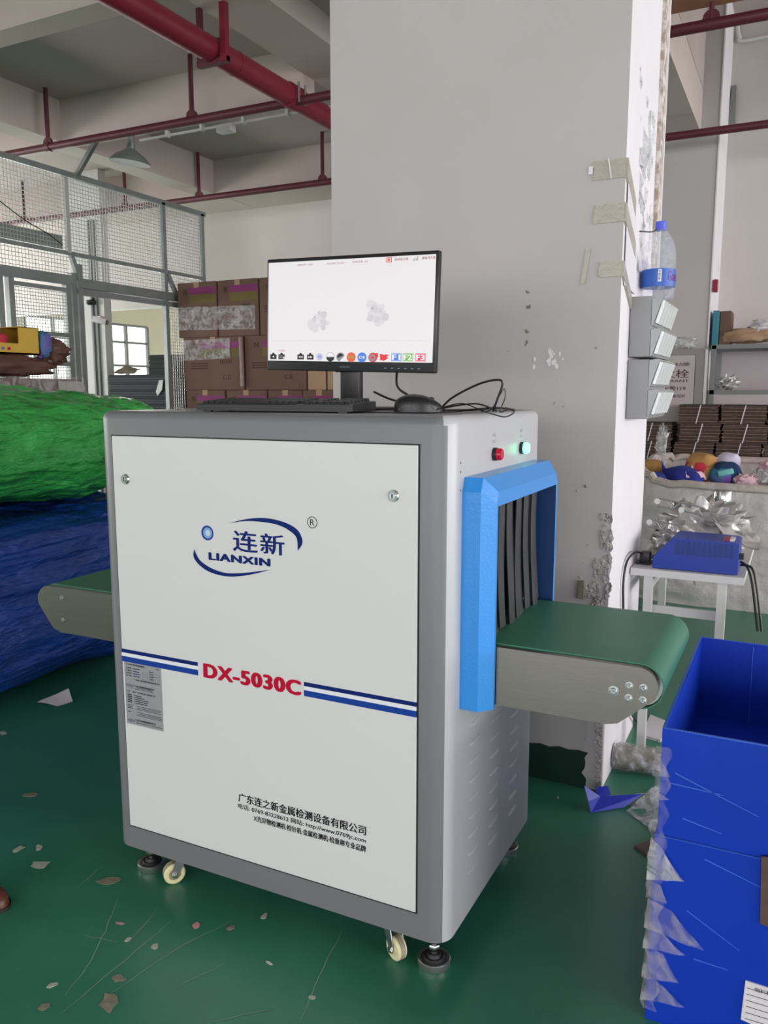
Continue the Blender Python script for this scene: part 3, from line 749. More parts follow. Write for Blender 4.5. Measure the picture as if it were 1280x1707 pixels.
disc(.337, .044, .021, 's_icon_lav'); tx('HI', .328, .346, .033, .055, 's_icon_blue', .02)
disc(.405, .044, .0255, 's_icon_black'); disc(.405, .044, .0235, 's_icon_white', sm2, 0, pi); tx('OFF', .39, .42, .035, .052, 's_icon_grey', 0, sm3)
disc(.468, .044, .0255, 's_icon_grey', sm, .3, 4.4); disc(.468, .044, .02, 's_icon_black', sm2, .5, 3.4)
disc(.533, .044, .0275, 's_icon_orange'); tx('MS', .515, .551, .03, .058, 's_icon_green', .02)
disc(.598, .044, .0275, 's_icon_blue'); tx('OS', .581, .615, .03, .058, 's_icon_white', .02)
disc(.662, .044, .0265, 's_icon_red'); disc(.66, .042, .02, 's_icon_grey', sm2); rc(.665, .045, .693, .085, 's_icon_red', sm); rc(.652, .03, .668, .055, 's_icon_red', sm3)
ui.flat([sm(.705, .015), sm(.72, .02), sm(.722, .008), sm(.755, .04), sm(.742, .05), (sm(.758, .068)), sm(.735, .078), sm(.73, .07), sm(.703, .082)], 's_icon_red', MX)
for u, s, m_ in ((.770, 'F1', 's_icon_blue'), (.836, 'F2', 's_icon_green'), (.906, 'F3', 's_icon_crimson')):
    rc(u, .012, u + .058, .088, m_); rc(u + .003, .016, u + .055, .084, 's_icon_white', sm2)
    rc(u + .005, .018, u + .053, .082, m_, lambda a, c: (sm(a, c)[0], -.0058, sm(a, c)[2])); tx(s, u + .008, u + .05, .025, .075, 's_icon_white', .04, sm3)
ui.build('screen_content', mo)
MB().text('PHILIPS', lambda u, v: (u, -.0045, v), -.02, .012, -H2 + .010, -H2 + .015, 'shelf_grey', X=MX).build('bezel_lettering', mo)
bb = MB()
for i in range(6): bb.box((.12 + i*.02, -.0046, -H2 + .010), (.127 + i*.02, -.004, -H2 + .0125), 'shelf_grey', MX)
bb.build('bezel_buttons', mo)
MB().rbox((-1.165, 2.045, TZ + .006), (-1.105, 2.075, 1.60), .004, 'black_plastic', 2).rbox((-1.18, 2.035, 1.475), (-1.115, 2.052, 1.52), .006, 'black_plastic', 2).build('stand_neck', mo)
MB().rbox((-1.25, 1.955, TZ), (-1.02, 2.17, TZ + .009), .004, 'black_plastic', 2).build('stand_base', mo)
# keyboard
kb = thing('keyboard', 'black keyboard lying in front of the monitor', 'keyboard', (-1.19, 1.80, TZ), rz=radians(2))
MB().prism([(-.065, .004), (.065, .004), (.065, .026), (.06, .028), (-.06, .021), (-.065, .019)], -.23, .23, 'x', 'black_plastic').build('keyboard_case', kb, local=True)
for r in range(6):
    y = -.048 + r * .0192 + (.004 if r == 5 else 0); zt = .0205 + r * .0014
    cols = []
    x = -.217
    while x < .212:
        w = .0185
        if r == 0 and -.13 < x < -.04: w = .11
        if not (r == 5 and int((x + .217) / .019) in (1, 6)) and not (abs(x - .065) < .008 or abs(x - .135) < .006): cols.append((x, min(w, .215 - x)))
        x += w + .0008
    for x, w in cols:
        MB().add([(x, y-.0085, zt), (x+w, y-.0085, zt), (x+w, y+.0085, zt+.001), (x, y+.0085, zt+.001), (x+.002, y-.006, zt+.007), (x+w-.002, y-.006, zt+.007), (x+w-.002, y+.0065, zt+.008), (x+.002, y+.0065, zt+.008)],
                 [(4,5,6,7),(0,1,5,4),(1,2,6,5),(2,3,7,6),(3,0,4,7)], 'key_plastic').build('key', kb, local=True)
for x in (-.2, .2):
    MB().box((x-.012, .05, 0), (x+.012, .058, .006), 'black_plastic').build('foot', kb, local=True)
for x in (-.2, .2):
    MB().box((x-.012, -.06, 0), (x+.012, -.05, .004), 'black_plastic').build('foot', kb, local=True)
tag(MB().rbox((-1.0, 1.79, TZ), (-.775, 1.995, TZ + .0025), .001, 'black_plastic', 1).build('mouse_pad'), 'thin black mouse pad under the mouse on the machine top', 'mouse pad')
ms = thing('computer_mouse', 'black computer mouse on the pad right of the monitor', 'mouse', (-.846, 1.868, TZ + .0025), rz=radians(30))
def msf(u, v):
    th = 2*pi*u; r = sin(pi/2 * min(1, v * 1.0)); x = cos(th) * r; y = sin(th) * r
    L_, Wd = .061, .033; z = .043 * (cos(pi/2*v)) ** .5 * (1 - .2 * (x + .2) ** 2 - .12 * x)
    return (x * L_ + .004, y * Wd * (1 - .12 * x * x - .05 * cos(th * 2)), z)
MB().grid(msf, 32, 14, 'black_plastic', True, True).build('mouse_body', ms, local=True, ang=80)
MB().lathe([(.006, -.003), (.008, 0), (.006, .003)], 14, 'rubber', T(.036, 0, .0285) @ Matrix.Rotation(pi/2, 4, 'X')).build('scroll_wheel', ms, local=True)
MB().tube([(.045, -.029, .006), (.03, -.03, .016), (0, -.0315, .022), (-.03, -.029, .014), (-.048, -.02, .006)], .0008, 4, 'shelf_grey').build('side_seam', ms, local=True)
def cable(name, label, pts, r, n=6, m='black_plastic'):
    P = [Vector(p) for p in pts]; out = []
    for i in range(len(P) - 1):
        a, b_, c, d = P[max(i-1, 0)], P[i], P[i+1], P[min(i+2, len(P)-1)]
        for k in range(6):
            f = k / 6; out.append(.5 * ((2*b_) + (c-a)*f + (2*a-5*b_+4*c-d)*f*f + (3*b_-a-3*c+d)*f**3))
    out.append(P[-1]); return tag(MB().tube(out, r, n, m).build(name), label, 'cable')
z0 = TZ
cable('monitor_cable', 'black cable looping from under the monitor down behind the mouse', [(-.985, 2.06, 1.53), (-.98, 2.03, 1.46), (-.955, 1.99, 1.43), (-.91, 1.96, 1.41), (-.86, 1.945, 1.385), (-.80, 1.94, z0 + .004)], .0032)
cable('power_cable', 'black power cable running low from the monitor stand to the mouse', [(-1.09, 2.11, 1.42), (-1.03, 2.08, 1.402), (-.96, 2.03, 1.39), (-.9, 1.98, z0 + .004), (-.78, 1.99, z0 + .004), (-.70, 2.05, z0 + .01), (-.69, 2.16, z0 + .003)], .0032)
cable('video_cable', 'thick black cable arching up right of the mouse', [(-.80, 1.9, z0 + .004), (-.77, 1.91, 1.405), (-.71, 1.93, 1.438), (-.665, 1.94, 1.449), (-.652, 1.945, 1.44), (-.665, 1.95, 1.405), (-.68, 1.96, z0 + .004)], .0030)
cable('mouse_cable', 'thin black looped cable near the right edge of the machine top', [(-.80, 1.87, z0 + .006), (-.74, 1.9, 1.392), (-.68, 1.92, z0 + .004), (-.655, 1.93, 1.41), (-.645, 1.94, 1.427), (-.643, 1.94, 1.405), (-.652, 1.93, z0 + .003), (-.62, 1.9, z0 + .01), (-.60, 1.88, z0 + .004), (-.605, 1.83, z0 + -.006), (-.635, 1.83, z0 + .0), (-.7, 1.93, z0 + .004)], .0016)
cable('keyboard_cable', 'black cable lying flat between mouse and machine edge', [(-.98, 1.86, z0 + .0075), (-.9, 1.94, z0 + .008), (-.84, 1.955, z0 + .006), (-.76, 1.93, 1.387), (-.71, 1.94, 1.39), (-.685, 2.0, z0 + .004)], .0022)

# ================================================================== BALES
def bale(name, label, c, h, m, p, seed, wr=.03, rz=0.0, pz=None):
    t = thing(name, label, 'bale', (c[0], c[1], c[2] - h[2]), rz=rz)
    pz = pz or p
    def fn(u, v):
        th = 2*pi*u; ph = -pi/2 + pi*v
        def se(w, e): return math.copysign(abs(w) ** e, w)
        d = Vector((se(cos(ph), pz) * se(cos(th), p), se(cos(ph), pz) * se(sin(th), p), se(sin(ph), pz)))
        q = Vector((d.x*h[0], d.y*h[1], d.z*h[2])); nn = Vector((d.x/h[0], d.y/h[1], d.z/h[2])).normalized()
        s = q * 2.2 + Vector((seed, 0, 0))
        w = noise.noise(s) * 1.3 - 1.1 * abs(noise.noise(Vector((q.x*3, q.y*3, q.z*8)) + Vector((0, seed, 0)))) - .7 * abs(noise.noise(Vector((q.x*7 + q.z*5, q.y*7 - q.z*4, q.z*17)))) - .4 * abs(noise.noise(Vector((q.x*15, q.y*15 + q.z*9, q.z*30)))) + .12 * noise.noise(q * 40)
        q = q + nn * w * wr; q.z = max(-h[2], min(q.z, h[2] * 1.02)) + h[2]
        return q
    MB().grid(fn, 300, 170, m, True, True).build('woven_wrap', t, local=True, ang=80)
    return t
BB = bale('blue_bale', 'large blue woven-plastic bale on the floor under the green one', (-3.72, 2.62, .435), (.68, 1.15, .435), 'bale_blue', .35, 2, .04, pz=.42)
GB = bale('green_bale', 'large shiny green woven-plastic bale lying on the blue bale', (-3.86, 2.62, 1.166), (.80, 1.16, .30), 'bale_green', .45, 9, .035, rz=.06, pz=.62)
if False: MB().tube([(-3.04, 2.5, 1.22), (-3.03, 2.7, 1.2), (-3.05, 2.78, 1.08), (-3.04, 2.8, .95)], .003, 5, 'bale_green').build('stitching', GB)

# ================================================================== STACK LEFT BEHIND THE BALE
def carton(name, label, cat, x0, x1, y0, y1, z0, z1, m='carton', group=None, magenta=True, tape_=True, ce=False, seed=0):
    rnd = random.Random(seed); t = thing(name, label, cat, ((x0+x1)/2, (y0+y1)/2, z0), group=group)
    x0 += .004; x1 -= .004
    MB().rbox((x0, y0, z0), (x1, y1, z1 - .001), .006, m, 1).build('carton_body', t)
    if magenta:
        h = z1 - z0; w = x1 - x0; f = lambda u, v: (x0 + w * u, y0 - .0012, z0 + h * v)
        MB().flat([f(.3, .78), f(1, .78), f(1, .9), f(.3, .9)], 'print_magenta').flat([f(.3, .62), f(1, .62), f(1, .78), f(.3, .78)], 'print_olive').build('colour_stripe', t)
        pr = MB(); pr.text('N', f, .17, .24, .78, .88, 'print_brown', .05)
        for i in range(3): pr.flat([f(.12, .40 + i*.045), f(.42, .40 + i*.045), f(.42, .425 + i*.045), f(.12, .425 + i*.045)], 'print_brown')
        for i in range(6): pr.flat([f(.62 + i*.035, .5), f(.64 + i*.035, .5), f(.64 + i*.035, .57), f(.62 + i*.035, .57)], 'print_brown')
        pr.text('CE', f, .66, .8, .2, .28, 'print_brown', .03)
        pr.build('carton_print', t)
    if tape_: MB().box(((x0+x1)/2 - .03, y0 - .001, z1 - .07), ((x0+x1)/2 + .03, y0 + .05, z1 + .0005), 'carton_light').build('packing_tape', t)
    return t
CY = 6.5
def stack_row(z0, z1, xs, names, g='export cartons stacked before the back wall'):
    out = []
    for i in range(len(xs) - 1):
        out.append(carton('cardboard_carton', names[i], 'carton', xs[i], xs[i+1] - .004, CY + .01 * ((i * 7) % 3), CY + .56, z0, z1, seed=i, group=g))
    return out
HID = 'brown export carton hidden low in the stack by the back wall'
POS = ['leftmost', 'second from left', 'third from left', 'rightmost']
stack_row(.0, .48, [-5.46, -4.98, -4.5, -4.02, -3.74], ['magenta striped brown carton standing on the floor, %s of the bottom row' % p for p in POS])
stack_row(.48, .93, [-5.46, -4.98, -4.5, -4.02, -3.74], ['magenta striped brown carton, %s of the second row from the floor' % p for p in POS])
stack_row(.93, 1.437, [-5.465, -4.98, -4.5, -4.1, -3.74], ['left end carton of the row just above the machine top, under the CE carton', 'second carton of the row just above the machine top, behind the keyboard', 'third carton of the row just above the machine top, left of the stand', 'bright magenta striped carton just left of the monitor stand'])
stack_row(1.437, 1.945, [-5.475, -4.75, -4.06], ['wide film-wrapped brown carton with CE mark, below the two top left cartons', 'wide brown carton with magenta stripe half hidden by the monitor'])
carton('cardboard_carton', 'carton painted light brown as if sunlit, directly left of the monitor stand, upper left one', 'carton', -4.06, -3.86, CY + .02, CY + .4, 1.437, 1.72, 'carton_light', magenta=False)  # sunlight on these two cartons is put into the paler brown
carton('cardboard_carton', 'carton painted light brown as if sunlit, touching the monitor stand, upper right one', 'carton', -3.85, -3.68, CY + .02, CY + .4, 1.437, 1.72, 'carton_light', magenta=False)
stack_row(1.945, 2.47, [-5.53, -5.05, -4.575, -4.1, -3.75], ['top left carton of the stack, next to the wire mesh', 'second carton of the top row, pink stripe, left of the monitor', 'third carton of the top row, partly behind the monitor edge', 'brown carton of the top row fully behind the monitor'])
sheet('stretch_film', 'clear stretch film wrapped across the upper carton row', 'film', [(-5.56, CY - .012, 2.02), (-4.6, CY - .012, 2.0), (-4.6, CY - .012, 2.22), (-5.56, CY - .012, 2.24)], 'film', .012, 26, 4)
sheet('stretch_film', 'torn clear film over the wide CE carton', 'film', [(-5.5, CY - .012, 1.72), (-4.9, CY - .012, 1.74), (-4.9, CY - .012, 1.93), (-5.5, CY - .012, 1.92)], 'film', .02, 20, 6)
MB_ = MB().tube([(-4.76, CY - .012, 1.47), (-4.76, CY - .016, 1.7), (-4.77, CY - .012, 1.93)], .022, 8, 'brown_film').build('film_roll'); tag(MB_, 'rolled brown film wedged between the two wide cartons', 'film')
# flattened dark cartons in the opening
def sheets(name, label, cat, x0, x1, y0, y1, z0, z1, n, m, m2=None, group=None, jit=.01, seed=0):
    rnd = random.Random(seed); t = thing(name, label, cat, ((x0+x1)/2, (y0+y1)/2, z0), group=group); b = MB(); h = (z1 - z0) / n
    for i in range(n):
        a, c = rnd.uniform(-jit, jit), rnd.uniform(-jit, jit)
        b.box((x0 + a, y0 + c, z0 + h*i), (x1 + a, y1 + c, z0 + h*(i+.72)), m if (i % 3 or not m2) else m2)
        b.box((x0 + a + .006, y0 + c + .006, z0 + h*(i+.72)), (x1 + a - .006, y1 + c - .006, z0 + h*(i+1)), 'dark_gap')
    o = b.build('cardboard_layers', t); o['kind'] = 'stuff'
    return t
t = sheets('sheet_stack', 'dark flat cardboard stack with a torn white scrap, in the opening', 'cardboard', -6.66, -5.66, 6.67, 7.3, .6, 1.6, 40, 'navy_box', 'dark_carton', seed=2)
MB().prism([(-5.98, 1.42), (-5.93, 1.54), (-5.88, 1.54), (-5.9, 1.44), (-5.96, 1.38)], 6.645, 6.655, 'y', 'white_paint').build('torn_scrap', t)
tag(MB().box((-6.7, 6.67, 0), (-5.62, 7.34, .6), 'dark_carton').build('pallet_box'), 'dark box under the flat dark cardboard stack', 'box')
sheets('sheet_stack', 'smaller black cardboard stack on the navy one beside the cartons', 'cardboard', -6.1, -5.64, 6.69, 7.2, 1.6, 1.80, 12, 'dark_carton', 'dark_gap', seed=3, jit=.012)
sheet('paper_scrap', 'crumpled grey paper on the navy stack in front of the window', 'paper', [(-6.62, 6.7, 1.61), (-6.35, 6.72, 1.61), (-6.4, 6.9, 1.66), (-6.62, 6.9, 1.70)], 'scrap_dirty', .02, 10, 2)
# wrapped cartons by the mesh, bags and the yellow display box on top
zz = [0, .55, 1.08, 1.52]
for i in range(3):
    t = carton('wrapped_carton', ['bottom film-wrapped brown carton behind the bales', 'middle film-wrapped brown carton behind the bales', 'film-wrapped brown carton topped by bags, just above the green bale'][i], 'carton', -5.5, -5.06, 3.3, 4.8, zz[i], zz[i+1], magenta=False, tape_=False)
MB().box((-5.057, 4.55, 1.42), (-5.05, 4.78, 1.5), 'tape').build('packing_tape', t)
sheet('stretch_film', 'clear film hanging over the brown carton behind the green bale', 'film', [(-5.04, 3.3, 1.2), (-5.04, 4.8, 1.2), (-5.04, 4.8, 1.53), (-5.04, 3.3, 1.53)], 'film', .02, 24, 5)
crumple('plastic_bag', 'shiny brown plastic bag lying under the yellow box', 'bag', -5.2, 4.0, 1.61, .2, .6, .085, 'brown_film', .22, 3, 40, 20, fr=7)
crumple('plastic_bag', 'crumpled brown bag sticking up right of the yellow box', 'bag', -5.2, 4.62, 1.73, .1, .13, .10, 'brown_film', .4, 8, 30, 18, fr=9)
crumple('plastic_bag', 'dark magenta bag at the left edge low on the carton', 'bag', -5.12, 3.55, 1.56, .1, .3, .05, 'print_magenta', .5, 5, 26, 14, fr=8)
yb = thing('display_box', 'yellow display box with cut-out window full of pink plush', 'box', (-5.15, 4.1, 1.70))
b = MB(); X_, Xb = -5.06, -5.28; Yl, Yr = 3.7, 4.40
b.box((Xb, Yl, 1.69), (X_, Yr, 1.70), 'yellow_card'); b.box((X_ - .006, Yl, 1.69), (X_, Yr, 1.765), 'yellow_card'); b.box((X_ - .006, 4.22, 1.765), (X_, Yr, 1.885), 'yellow_card')
b.box((Xb, Yl, 1.69), (Xb + .006, Yr, 1.885), 'yellow_card'); b.box((Xb, Yr - .006, 1.69), (X_, Yr, 1.885), 'yellow_card'); b.box((Xb, 4.22, 1.88), (X_, Yr, 1.886), 'yellow_card'); b.box((Xb, Yl, 1.69), (X_, Yl + .006, 1.885), 'yellow_card')
b.build('box_shell', yb)
pr = MB()
for i in range(7): pr.box((X_, 3.82 + i*.05, 1.715), (X_ + .001, 3.845 + i*.05, 1.735), ['print_red', 's_icon_white', 'plush_teal'][i % 3])
pr.build('box_print', yb)
for i, (y, z, m_) in enumerate(((3.86, 1.79, 'plush_red'), (4.0, 1.78, 'plush_pink'), (4.12, 1.79, 'plush_red'), (4.06, 1.83, 'plush_teal'), (3.93, 1.85, 'plush_pink'))):
    crumple('plush_toy', ['red plush lump at left in the yellow box', 'pale pink plush in the middle of the yellow box', 'red plush at the right of the yellow box window', 'teal and purple plush at the back of the yellow box', 'pink plush on top in the yellow box'][i], 'plush toy', -5.16, y, z, .07, .065, .05, m_, .3, i, 20, 12)
crumple('plush_toy', 'teal and white striped plush right of the yellow box', 'plush toy', -5.1, 4.47, 1.77, .05, .06, .1, 'plush_teal', .3, 12, 20, 14)

# ================================================================== WIRE MESH PARTITION
pt = thing('mesh_partition', 'tall galvanised wire mesh partition with a gate on the left', 'partition', (-5.61, 5.2, 0))
XP = -5.61
def bar(a, b, w=.05, name='rail', m='galv', w2=None):
    a = Vector(a); b_ = Vector(b); d = b_ - a; L_ = d.length
    q = d.to_track_quat('Z', 'Y').to_matrix().to_4x4(); w2 = w2 or w
    return MB().box((-w/2, -w2/2, 0), (w/2, w2/2, L_), m, Matrix.Translation(a) @ q).build(name, pt)
bar((XP, 2.4, 3.222), (XP, 7.05, 3.222), .045); bar((XP, 2.4, 2.578), (XP, 6.98, 2.578), .035)
MB().box((XP - .03, 2.4, 2.31), (XP + .03, 5.25, 2.395), 'galv').build('lintel', pt)
MB().box((XP - .03, 5.31, 2.305), (XP + .03, 6.98, 2.385), 'galv').build('lintel', pt)
MB().box((XP - .05, 5.3, 2.25), (XP + .0, 6.98, 2.30), 'shelf_grey').build('door_track', pt)
for y, z1 in ((2.42, 3.22), (3.6, 3.22), (6.42, 3.22), (7.0, 3.22)): bar((XP, y, 0), (XP, y, z1), .045, 'post')
bar((XP, 5.235, 2.578), (XP, 5.235, 3.222), .04, 'post', 'galv_wire'); bar((XP, 5.26, 0), (XP, 5.26, 2.42), .05, 'post'); bar((XP, 5.33, 0), (XP, 5.33, 2.5), .05, 'post')
bar((XP + .02, 5.24, 2.578), (XP + .02, 5.32, 2.36), .035, 'brace'); bar((XP + .02, 6.44, 2.56), (XP + .02, 6.56, 2.37), .035, 'brace')
bar((XP, 5.36, 3.222), (-5.34, 5.36, 3.5), .035, 'brace')
bar((XP - .02, 2.5, 2.66), (XP - .02, 5.18, 2.66), .03, 'rail', 'galv', .11)
# gate leaf frame
for y in (4.62, 5.19): bar((XP + .005, y, .06), (XP + .005, y, 2.31), .05, 'gate_post')
for y in (4.52, 3.65): bar((XP + .005, y, .06), (XP + .005, y, 2.31), .05, 'gate_post')
for z in (.08, 1.654, 1.896, 2.27): bar((XP + .005, 4.62, z), (XP + .005, 5.19, z), .035, 'gate_rail')
for z in (.08, 1.654, 1.896, 2.27): bar((XP + .005, 3.65, z), (XP + .005, 4.52, z), .035, 'gate_rail')
def wire(y0, y1, z0, z1, p=.032, r=.0025, name='wire_panel'):
    b = MB(); y = y0 + p/2
    while y < y1: b.box((XP - r, y - r, z0), (XP + r, y + r, z1), 'galv_wire'); y += p
    z = z0 + p/2
    while z < z1: b.box((XP + r, y0, z - r), (XP + 3*r, y1, z + r), 'galv_wire'); z += p
    o = b.build(name, pt); o['kind'] = 'stuff'
wire(2.44, 5.23, 2.6, 3.2); wire(5.25, 6.4, 2.6, 3.2); wire(6.44, 6.98, 2.6, 3.2)
wire(2.44, 5.23, 2.4, 2.56); wire(5.3, 6.4, 2.39, 2.56); wire(6.44, 6.98, 2.39, 2.56); wire(6.45, 6.98, .1, 2.25)
wire(4.64, 5.17, .1, 2.25, .027); wire(3.67, 4.5, .1, 2.25, .027); wire(2.44, 3.58, .1, 2.25, .03)
cable('hanging_wire', 'thin dark wire sagging on the mesh partition at the upper left', [(XP + .02, 4.3, 3.0), (XP + .03, 4.75, 2.78), (XP + .03, 5.0, 2.7), (XP + .03, 5.15, 2.63)], .004)
# security camera on the pillar
sc_ = thing('security_camera', 'small white security camera on the pillar in the opening', 'camera', (-6.99, 6.9, 2.2))
MB().rbox((-.03, -.03, -.04), (.03, .02, .04), .006, 'white_plastic', 2, T(-7.06, 7.0, 2.22)).build('bracket', sc_)
MB().tube([(-7.04, 6.98, 2.2), (-6.98, 6.92, 2.2)], .01, 8, 'white_plastic').build('arm', sc_)
CX = T(-6.98, 6.9, 2.2) @ Matrix.Rotation(radians(20), 4, 'Z') @ Matrix.Rotation(radians(14), 4, 'Y')
MB().rbox((-.07, -.035, -.03), (.09, .035, .035), .008, 'white_plastic', 2, CX).build('housing', sc_)
MB().tube([(.088, 0, 0), (.1, 0, 0)], .026, 16, 'black_gloss', X=CX).build('lens', sc_)
tag(MB().lathe([(.035, 0), (.05, .02), (.05, .05), (0, .06)], 16, 'black_plastic', c=(-7.15, 6.95, 2.38)).tube([(-7.15, 6.95, 2.43), (-7.15, 7.03, 2.46)], .008, 6, 'black_plastic').build('wall_sensor'), 'small black round sensor at the top of the white pillar', 'sensor')

# ================================================================== PIPES
def pipe(name, label, pts, r, m='red_pipe', n=16):
    t = thing(name, label, 'pipe', pts[0]); MB().tube(pts, r, n, m).build('pipe_run', t); return t
def ring_(t, x, y, z, r, ax, w=.04, m='red_pipe'):
    d = Vector((w/2, 0, 0)) if ax == 'x' else Vector((0, w/2, 0)); c = Vector((x, y, z)); MB().tube([c - d, c + d], r, 16, m).build('coupling', t)
def rod(t, x, y, z0, z1=3.83, r=.018, m='red_pipe_dark'):
    o = MB().tube([(x, y, z0), (x, y, z1)], r, 8, m); o.tube([(x, y, z1 - .05), (x, y, z1)], [r, .006], 8, 'zinc'); o.build('hanger_rod', t)
    MB().tube([(x, y - .012, z0 + .01), (x, y + .012, z0 + .01)], .045, 12, m).build('hanger_ring', t)
P1 = pipe('sprinkler_pipe', 'nearer thin dark red pipe crossing under the ceiling', [(-11, 5.05, 3.38), (8.8, 5.05, 3.38)], .03, 'red_pipe_dark')
for x in (-9, -7.3, -5.57, -4.1): rod(P1, x, 5.05, 3.4)
rod(P1, -.56, 5.05, 3.4, 3.49, .014); rod(P1, 1.4, 5.05, 3.4, 3.49, .014)
ring_(P1, -5.57, 5.05, 3.38, .036, 'x', .05, 'red_pipe_dark')
P2 = pipe('sprinkler_pipe', 'farther thin dark red pipe crossing in front of the back wall', [(-11, 7.02, 3.38), (8.8, 7.02, 3.38)], .03, 'red_pipe_dark')
for x in (-8.2, -6.64, -5.64, -4.17): rod(P2, x, 7.02, 3.4)
rod(P2, 2.0, 7.02, 3.4, 4.6)
PB_ = pipe('main_pipe', 'thick bright red main pipe running diagonally under the ceiling', [(-3.245, -6, 3.42), (-3.245, 8.1, 3.42)], .072, 'red_pipe', 24)
ring_(PB_, -3.245, 5.06, 3.42, .082, 'y', .12); ring_(PB_, -3.245, 4.42, 3.42, .075, 'y', .02)
for y in (5.02, 5.1):
    MB().tube([(-3.16, y, 3.49), (-3.16, y, 3.36)], .008, 6, 'zinc').build('clamp_bolt', PB_)
hg = thing('pipe_hanger', 'dark red angle-steel trapeze hanger holding the main pipe', 'hanger', (-3.16, 4.2, 3.35))
MB().box((-3.345, 4.185, 3.34), (-3.315, 4.215, 3.665), 'red_pipe_dark').build('upright', hg)
MB().box((-3.165, 4.17, 3.34), (-3.125, 4.21, 3.665), 'red_pipe').build('upright', hg)
MB().box((-3.345, 4.18, 3.335), (-3.125, 4.22, 3.368), 'red_pipe_dark').build('crossbar', hg)
hu = MB().tube([(-3.245 + .078*cos(a), 4.24, 3.42 + .078*sin(a)) for a in [pi*i/10 for i in range(11)]], .006, 6, 'dark_gap'); hu.build('u_bolt', hg)
# conduit and lamp
cd = thing('conduit', 'white electrical conduit clipped along the ceiling beam', 'conduit', (-4.4, 5.49, 3.45))
MB().tube([(-5.0, 5.485, 3.47), (-3.1, 5.485, 3.47)], .011, 8, 'white_plastic').build('conduit_run', cd)
for x in (-4.7, -4.35, -3.95, -3.55): MB().box((x - .012, 5.46, 3.455), (x + .012, 5.5, 3.5), 'white_plastic').build('clip', cd)
MB().rbox((-4.19, 5.44, 3.41), (-4.05, 5.52, 3.47), .01, 'white_plastic', 2).build('junction_box', cd)
lp = thing('pendant_lamp', 'grey metal bell-shaped ceiling lamp below the beam', 'lamp', (-5.02, 5.38, 3.3))
LX = T(-5.02, 5.38, 3.27) @ Matrix.Rotation(radians(8), 4, 'Y')
MB().lathe([(.165, 0), (.16, .012), (.12, .055), (.06, .09), (.035, .11), (.032, .15)], 32, 'lamp_shade', LX).lathe([(.03, .11), (.058, .088), (.117, .052), (.158, .01)], 32, 'lamp_shade', LX).build('lamp_shade', lp)
MB().lathe([(.0, .02), (.03, .03), (.04, .06), (.02, .11)], 16, 'white_plastic', LX).build('bulb', lp)
MB().tube([(-5.0, 5.38, 3.40), (-4.99, 5.38, 3.52)], .028, 10, 'lamp_shade').build('lamp_socket', lp)
# light fixture row of the next room / pipes there
for y in (9.6, 12.2):
    P3 = pipe('sprinkler_pipe', 'thin red pipe under the ceiling of the next room, %s row' % ('nearer' if y < 10 else 'farther'), [(-11.6, y, 3.2), (-5.95, y, 3.2)], .025, 'red_pipe_dark', 8).name
    for x in (-11, -10.2, -9.4, -8.6):
        rod(bpy.data.objects[P3], x, y, 3.22, 3.83, .012)
# right side: white conduit on the wall
cable('wall_conduit', 'white conduit bent along the top of the back wall at right', [(-.68, 8.09, 4.6), (-.68, 8.09, 4.5), (-.66, 8.09, 4.42), (-.6, 8.09, 4.38), (0, 8.09, 4.4), (1.5, 8.09, 4.4)], .014, 8, 'white_plastic')
struct(MB().box((-.722, 7.44, 1.2), (-.712, 8.12, 4.61), 'pillar_side'), 'painted_lit_edge')  # lit edge of the far pillar, brightness put into the pale colour
tag(MB().prism([(-.715, 3.69), (-.66, 3.72), (-.665, 4.03), (-.70, 4.03)], 8.08, 8.12, 'y', 'shelf_grey').build('wall_bracket'), 'thin dark strip on the back wall near the far pillar', 'bracket')

# ================================================================== CARD RACK + BOTTLE
rk = thing('card_rack', 'grey wall rack with four tiers of clear card pockets on the pillar side', 'rack', (-.5, 3.2, 1.326))
for z0_, z1_ in ((1.326, 1.532), (1.540, 1.746)):
    MB().rbox((-.548, 3.0, z0_), (-.475, 3.4, z1_), .003, 'card_grey', 1).build('rack_body', rk)
for tier in range(4):
    zb = 1.333 + tier * .104
    p = MB().prism([(-.475, zb), (-.470, zb + .002), (-.443, zb + .09), (-.447, zb + .096), (-.475, zb + .092)], 3.0, 3.4, 'y', 'card_front').build('pocket_tray', rk)
    for k in range(6):
        ya = 3.016 + k * .064
        Xk = T(-.4655, ya, zb + .012) @ Matrix.Rotation(radians(16.5), 4, 'Y')
        MB().box((0, 0, 0), (.004, .05, .068), 'card_pocket', Xk).build('card', rk)
        MB().box((.003, -.008, 0), (.012, -.004, .078), 'card_pocket', Xk).build('divider', rk)
        MB().box((.0042, .012, .018), (.005, .038, .060), 'card_grey', Xk).build('card_print', rk)
bt = thing('water_bottle', 'large clear plastic water bottle with blue cap and label on the card rack', 'bottle', (-.487, 3.19, 1.747))
R_ = .058
prof = [(.048, 0), (.056, .008), (R_, .02), (R_, .05), (.0565, .055), (R_, .06), (.0565, .11), (R_, .125), (.0575, .135), (.056, .17), (.047, .205), (.03, .235), (.019, .246), (.0175, .252), (.0175, .262)]
MB().lathe(prof, 40, 'bottle_plastic').build('bottle_body', bt, local=True)
MB().lathe([(.0195, .252), (.0195, .275), (.018, .277), (0, .277)], 28, 'bottle_cap').lathe([(.021, .247), (.021, .251)], 28, 'bottle_cap').build('cap', bt, local=True)
MB().lathe([(R_ + .0008, .046), (R_ + .0008, .108)], 40, 'bottle_blue_label').build('label', bt, local=True)
LR = R_ + .0016
def cyl(u, v): return (LR * cos(u), LR * sin(u), v)
lp_ = MB(); lp_.text('Ganten', cyl, radians(-48), radians(25), .066, .1, 'label_purple', .05)
